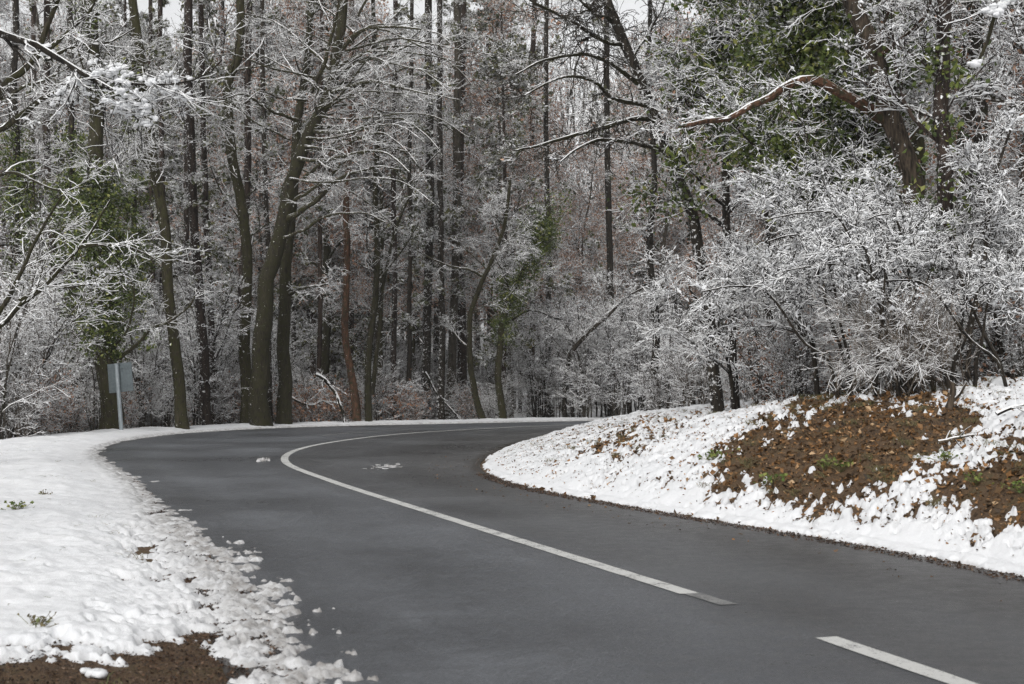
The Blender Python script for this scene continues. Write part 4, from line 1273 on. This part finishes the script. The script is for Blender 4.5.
for (px_, py_, s_, lab) in [(842, 472, .09, 'small yellow green weed on the lower leafy bank, right of another'), (825, 470, .08, 'small green weed on the leafy bank, left of its yellow twin'),
                            (774, 484, .09, 'bright green weed in the snow at the foot of the leaf patch'), (956, 417, .11, 'green weed beneath the broken stump'),
                            (945, 462, .08, 'green weed at the top of the snowy gully'), (715, 462, .12, 'grey green leafy weed beside the left end of the leaf patch'),
                            (1020, 492, .07, 'green weed on the brown slope at the right edge'), (975, 485, .07, 'green weed in the right hand leaf patch'),
                            (18, 514, .09, 'olive grass tuft in the left snow'), (36, 631, .05, 'tiny green weed in the snow above the brown gravel'), (45, 499, .06, 'small dry tuft in the left snow behind the olive one')]:
    c0 = ground_px(px_, py_)
    root = thing('weed', lab, 'weed', tuple(c0))
    n_ = 38
    pos = r.normal(size=(n_, 3)) * np.array([s_, s_, s_ * .35]) + [0, 0, s_ * .6 + .03]
    g = Geo(); leaves(g, pos, s_ * .55, 0, r, .4); link('foliage', g.mesh('foliage', [MAT['weed' if s_ > .065 else 'grass']]), root)
    g = Geo(); tubes(g, np.stack([np.zeros_like(pos) - [0, 0, .02], pos * .5, pos], 1), np.full((n_, 3), .002), 3); link('stems', g.mesh('stems', [MAT['grass']]), root)

# snow lumps: the pair on the gravel
for px_, py_, s_, lab in [(86, 676, .045, 'larger lump of snow on the brown gravel at the bottom left'), (100, 674, .028, 'small lump of snow touching the larger one on the gravel')]:
    c0 = ground_px(px_, py_)
    root = link('snow_lump', blobs(np.array([[0, 0, s_ * .4]] * 3) + r.normal(size=(3, 3)) * [s_ * .8, s_ * .4, s_ * .1], np.array([s_, s_ * .8, s_ * .7]), r, .6).mesh('snow_lump', [MAT['clump']], True))
    root.location = c0; root['label'] = lab; root['category'] = 'snow lump'


# ------------------------------------------------------------------ road sign seen from behind
def box(cx, cy, cz, sx, sy, sz, bev=.006):
    import bmesh
    bm = bmesh.new(); bmesh.ops.create_cube(bm, size=1, matrix=Matrix.Translation((cx, cy, cz)) @ Matrix.Diagonal((sx, sy, sz, 1)))
    bmesh.ops.bevel(bm, geom=bm.edges[:], offset=bev, segments=2, affect='EDGES')
    me_ = bpy.data.meshes.new('b'); bm.to_mesh(me_); bm.free(); return me_


DS = 43.0
bpt = P(121.5, 433, DS); z0 = gz(bpt[0], DS)
top = P(116, 363, DS)
root = thing('road_sign', 'grey metal road sign seen from behind on a leaning galvanised post', 'sign', (bpt[0], DS, z0))
hgt = top[2] - z0
root.rotation_euler = (0, -math.atan2(bpt[0] - top[0], hgt), R(-12))
g = Geo(); zz = np.linspace(-.3, hgt - .03, 6)
tubes(g, np.stack([np.zeros(6), np.zeros(6), zz], -1)[None], np.full((1, 6), .062), 16)
post = g.mesh('post', [MAT['steel_light']], True); link('post', post, root)
me = box(0, 0, hgt - .02, .13, .13, .03, .008); me.materials.append(MAT['steel_light']); link('post_cap', me, root)
me = box(.05, .085, hgt - .44, .80, .025, .88, .01); me.materials.append(MAT['steel']); link('panel', me, root)
for dz in (.16, .70):
    me = box(.05, .066, hgt - dz, .70, .012, .045, .004); me.materials.append(MAT['steel']); link('bracket', me, root)

# ------------------------------------------------------------------ thin haze, added to lift the dark gaps between trees
g = Geo()
hx, y0_, y1_, z0_, z1_ = 430., -430., 430., -3., 110.
g.add(np.array([[x, y, z] for x in (-hx, hx) for y in (y0_, y1_) for z in (z0_, z1_)]), q=np.array([[0, 1, 3, 2], [4, 6, 7, 5], [0, 4, 5, 1], [2, 3, 7, 6], [0, 2, 6, 4], [1, 5, 7, 3]]))
hm = bpy.data.materials.new('haze'); hm.use_nodes = True
hm.node_tree.nodes.clear()
ho = hm.node_tree.nodes.new('ShaderNodeOutputMaterial'); hv = hm.node_tree.nodes.new('ShaderNodeVolumePrincipled')
hv.inputs['Color'].default_value = (.92, .91, .90, 1); hv.inputs['Density'].default_value = 0.00045
hm.node_tree.links.new(hv.outputs[0], ho.inputs['Volume'])
o = link('haze', g.mesh('haze', [hm])); o['kind'] = 'stuff'

# ------------------------------------------------------------------ light, sky, camera
w = bpy.data.worlds.new('World'); scene.world = w; w.use_nodes = True
nt = w.node_tree; bg = nt.nodes['Background']
sky = nt.nodes.new('ShaderNodeTexSky'); sky.sky_type = 'NISHITA'; sky.sun_disc = False
EL, AZ = R(42), R(200)      # sun high behind the camera, a little left
sky.sun_elevation = EL; sky.sun_rotation = AZ; sky.altitude = 300; sky.air_density = 1.0; sky.dust_density = 3.0
hs = nd(nt, 'ShaderNodeHueSaturation', i_Saturation=0.06)
nt.links.new(sky.outputs[0], hs.inputs['Color']); nt.links.new(hs.outputs[0], bg.inputs['Color'])
bg.inputs['Strength'].default_value = 0.15
ld = bpy.data.lights.new('sun', 'SUN'); ld.energy = 0.7; ld.angle = R(28); ld.color = (1, .965, .92)
so_ = bpy.data.objects.new('sun', ld); COL.objects.link(so_)
sd = Vector((math.sin(AZ) * math.cos(EL), math.cos(AZ) * math.cos(EL), math.sin(EL)))
so_.rotation_euler = sd.to_track_quat('Z', 'Y').to_euler()

cam = bpy.data.cameras.new('camera'); co = bpy.data.objects.new('camera', cam); COL.objects.link(co)
co.location = (0, 0, CAM_H); co.rotation_euler = (math.pi / 2 + PITCH, 0, 0)
cam.sensor_width = 36; cam.lens = 50; cam.clip_end = 1500; cam.clip_start = .05
cam.dof.use_dof = True; cam.dof.focus_distance = 24; cam.dof.aperture_fstop = 4.5
scene.camera = co
vs = scene.view_settings; vs.view_transform = 'Standard'; vs.look = 'None'; vs.exposure = 0.42; vs.gamma = 1
scene.render.engine = 'CYCLES'
scene.cycles.use_denoising = True; scene.cycles.denoiser = 'OPENIMAGEDENOISE'; scene.cycles.denoising_prefilter = 'NONE'; scene.cycles.denoising_input_passes = 'RGB_ALBEDO_NORMAL'
scene.cycles.use_adaptive_sampling = True; scene.cycles.adaptive_threshold = 0.015
scene.cycles.max_bounces = 4; scene.cycles.diffuse_bounces = 3; scene.cycles.glossy_bounces = 2
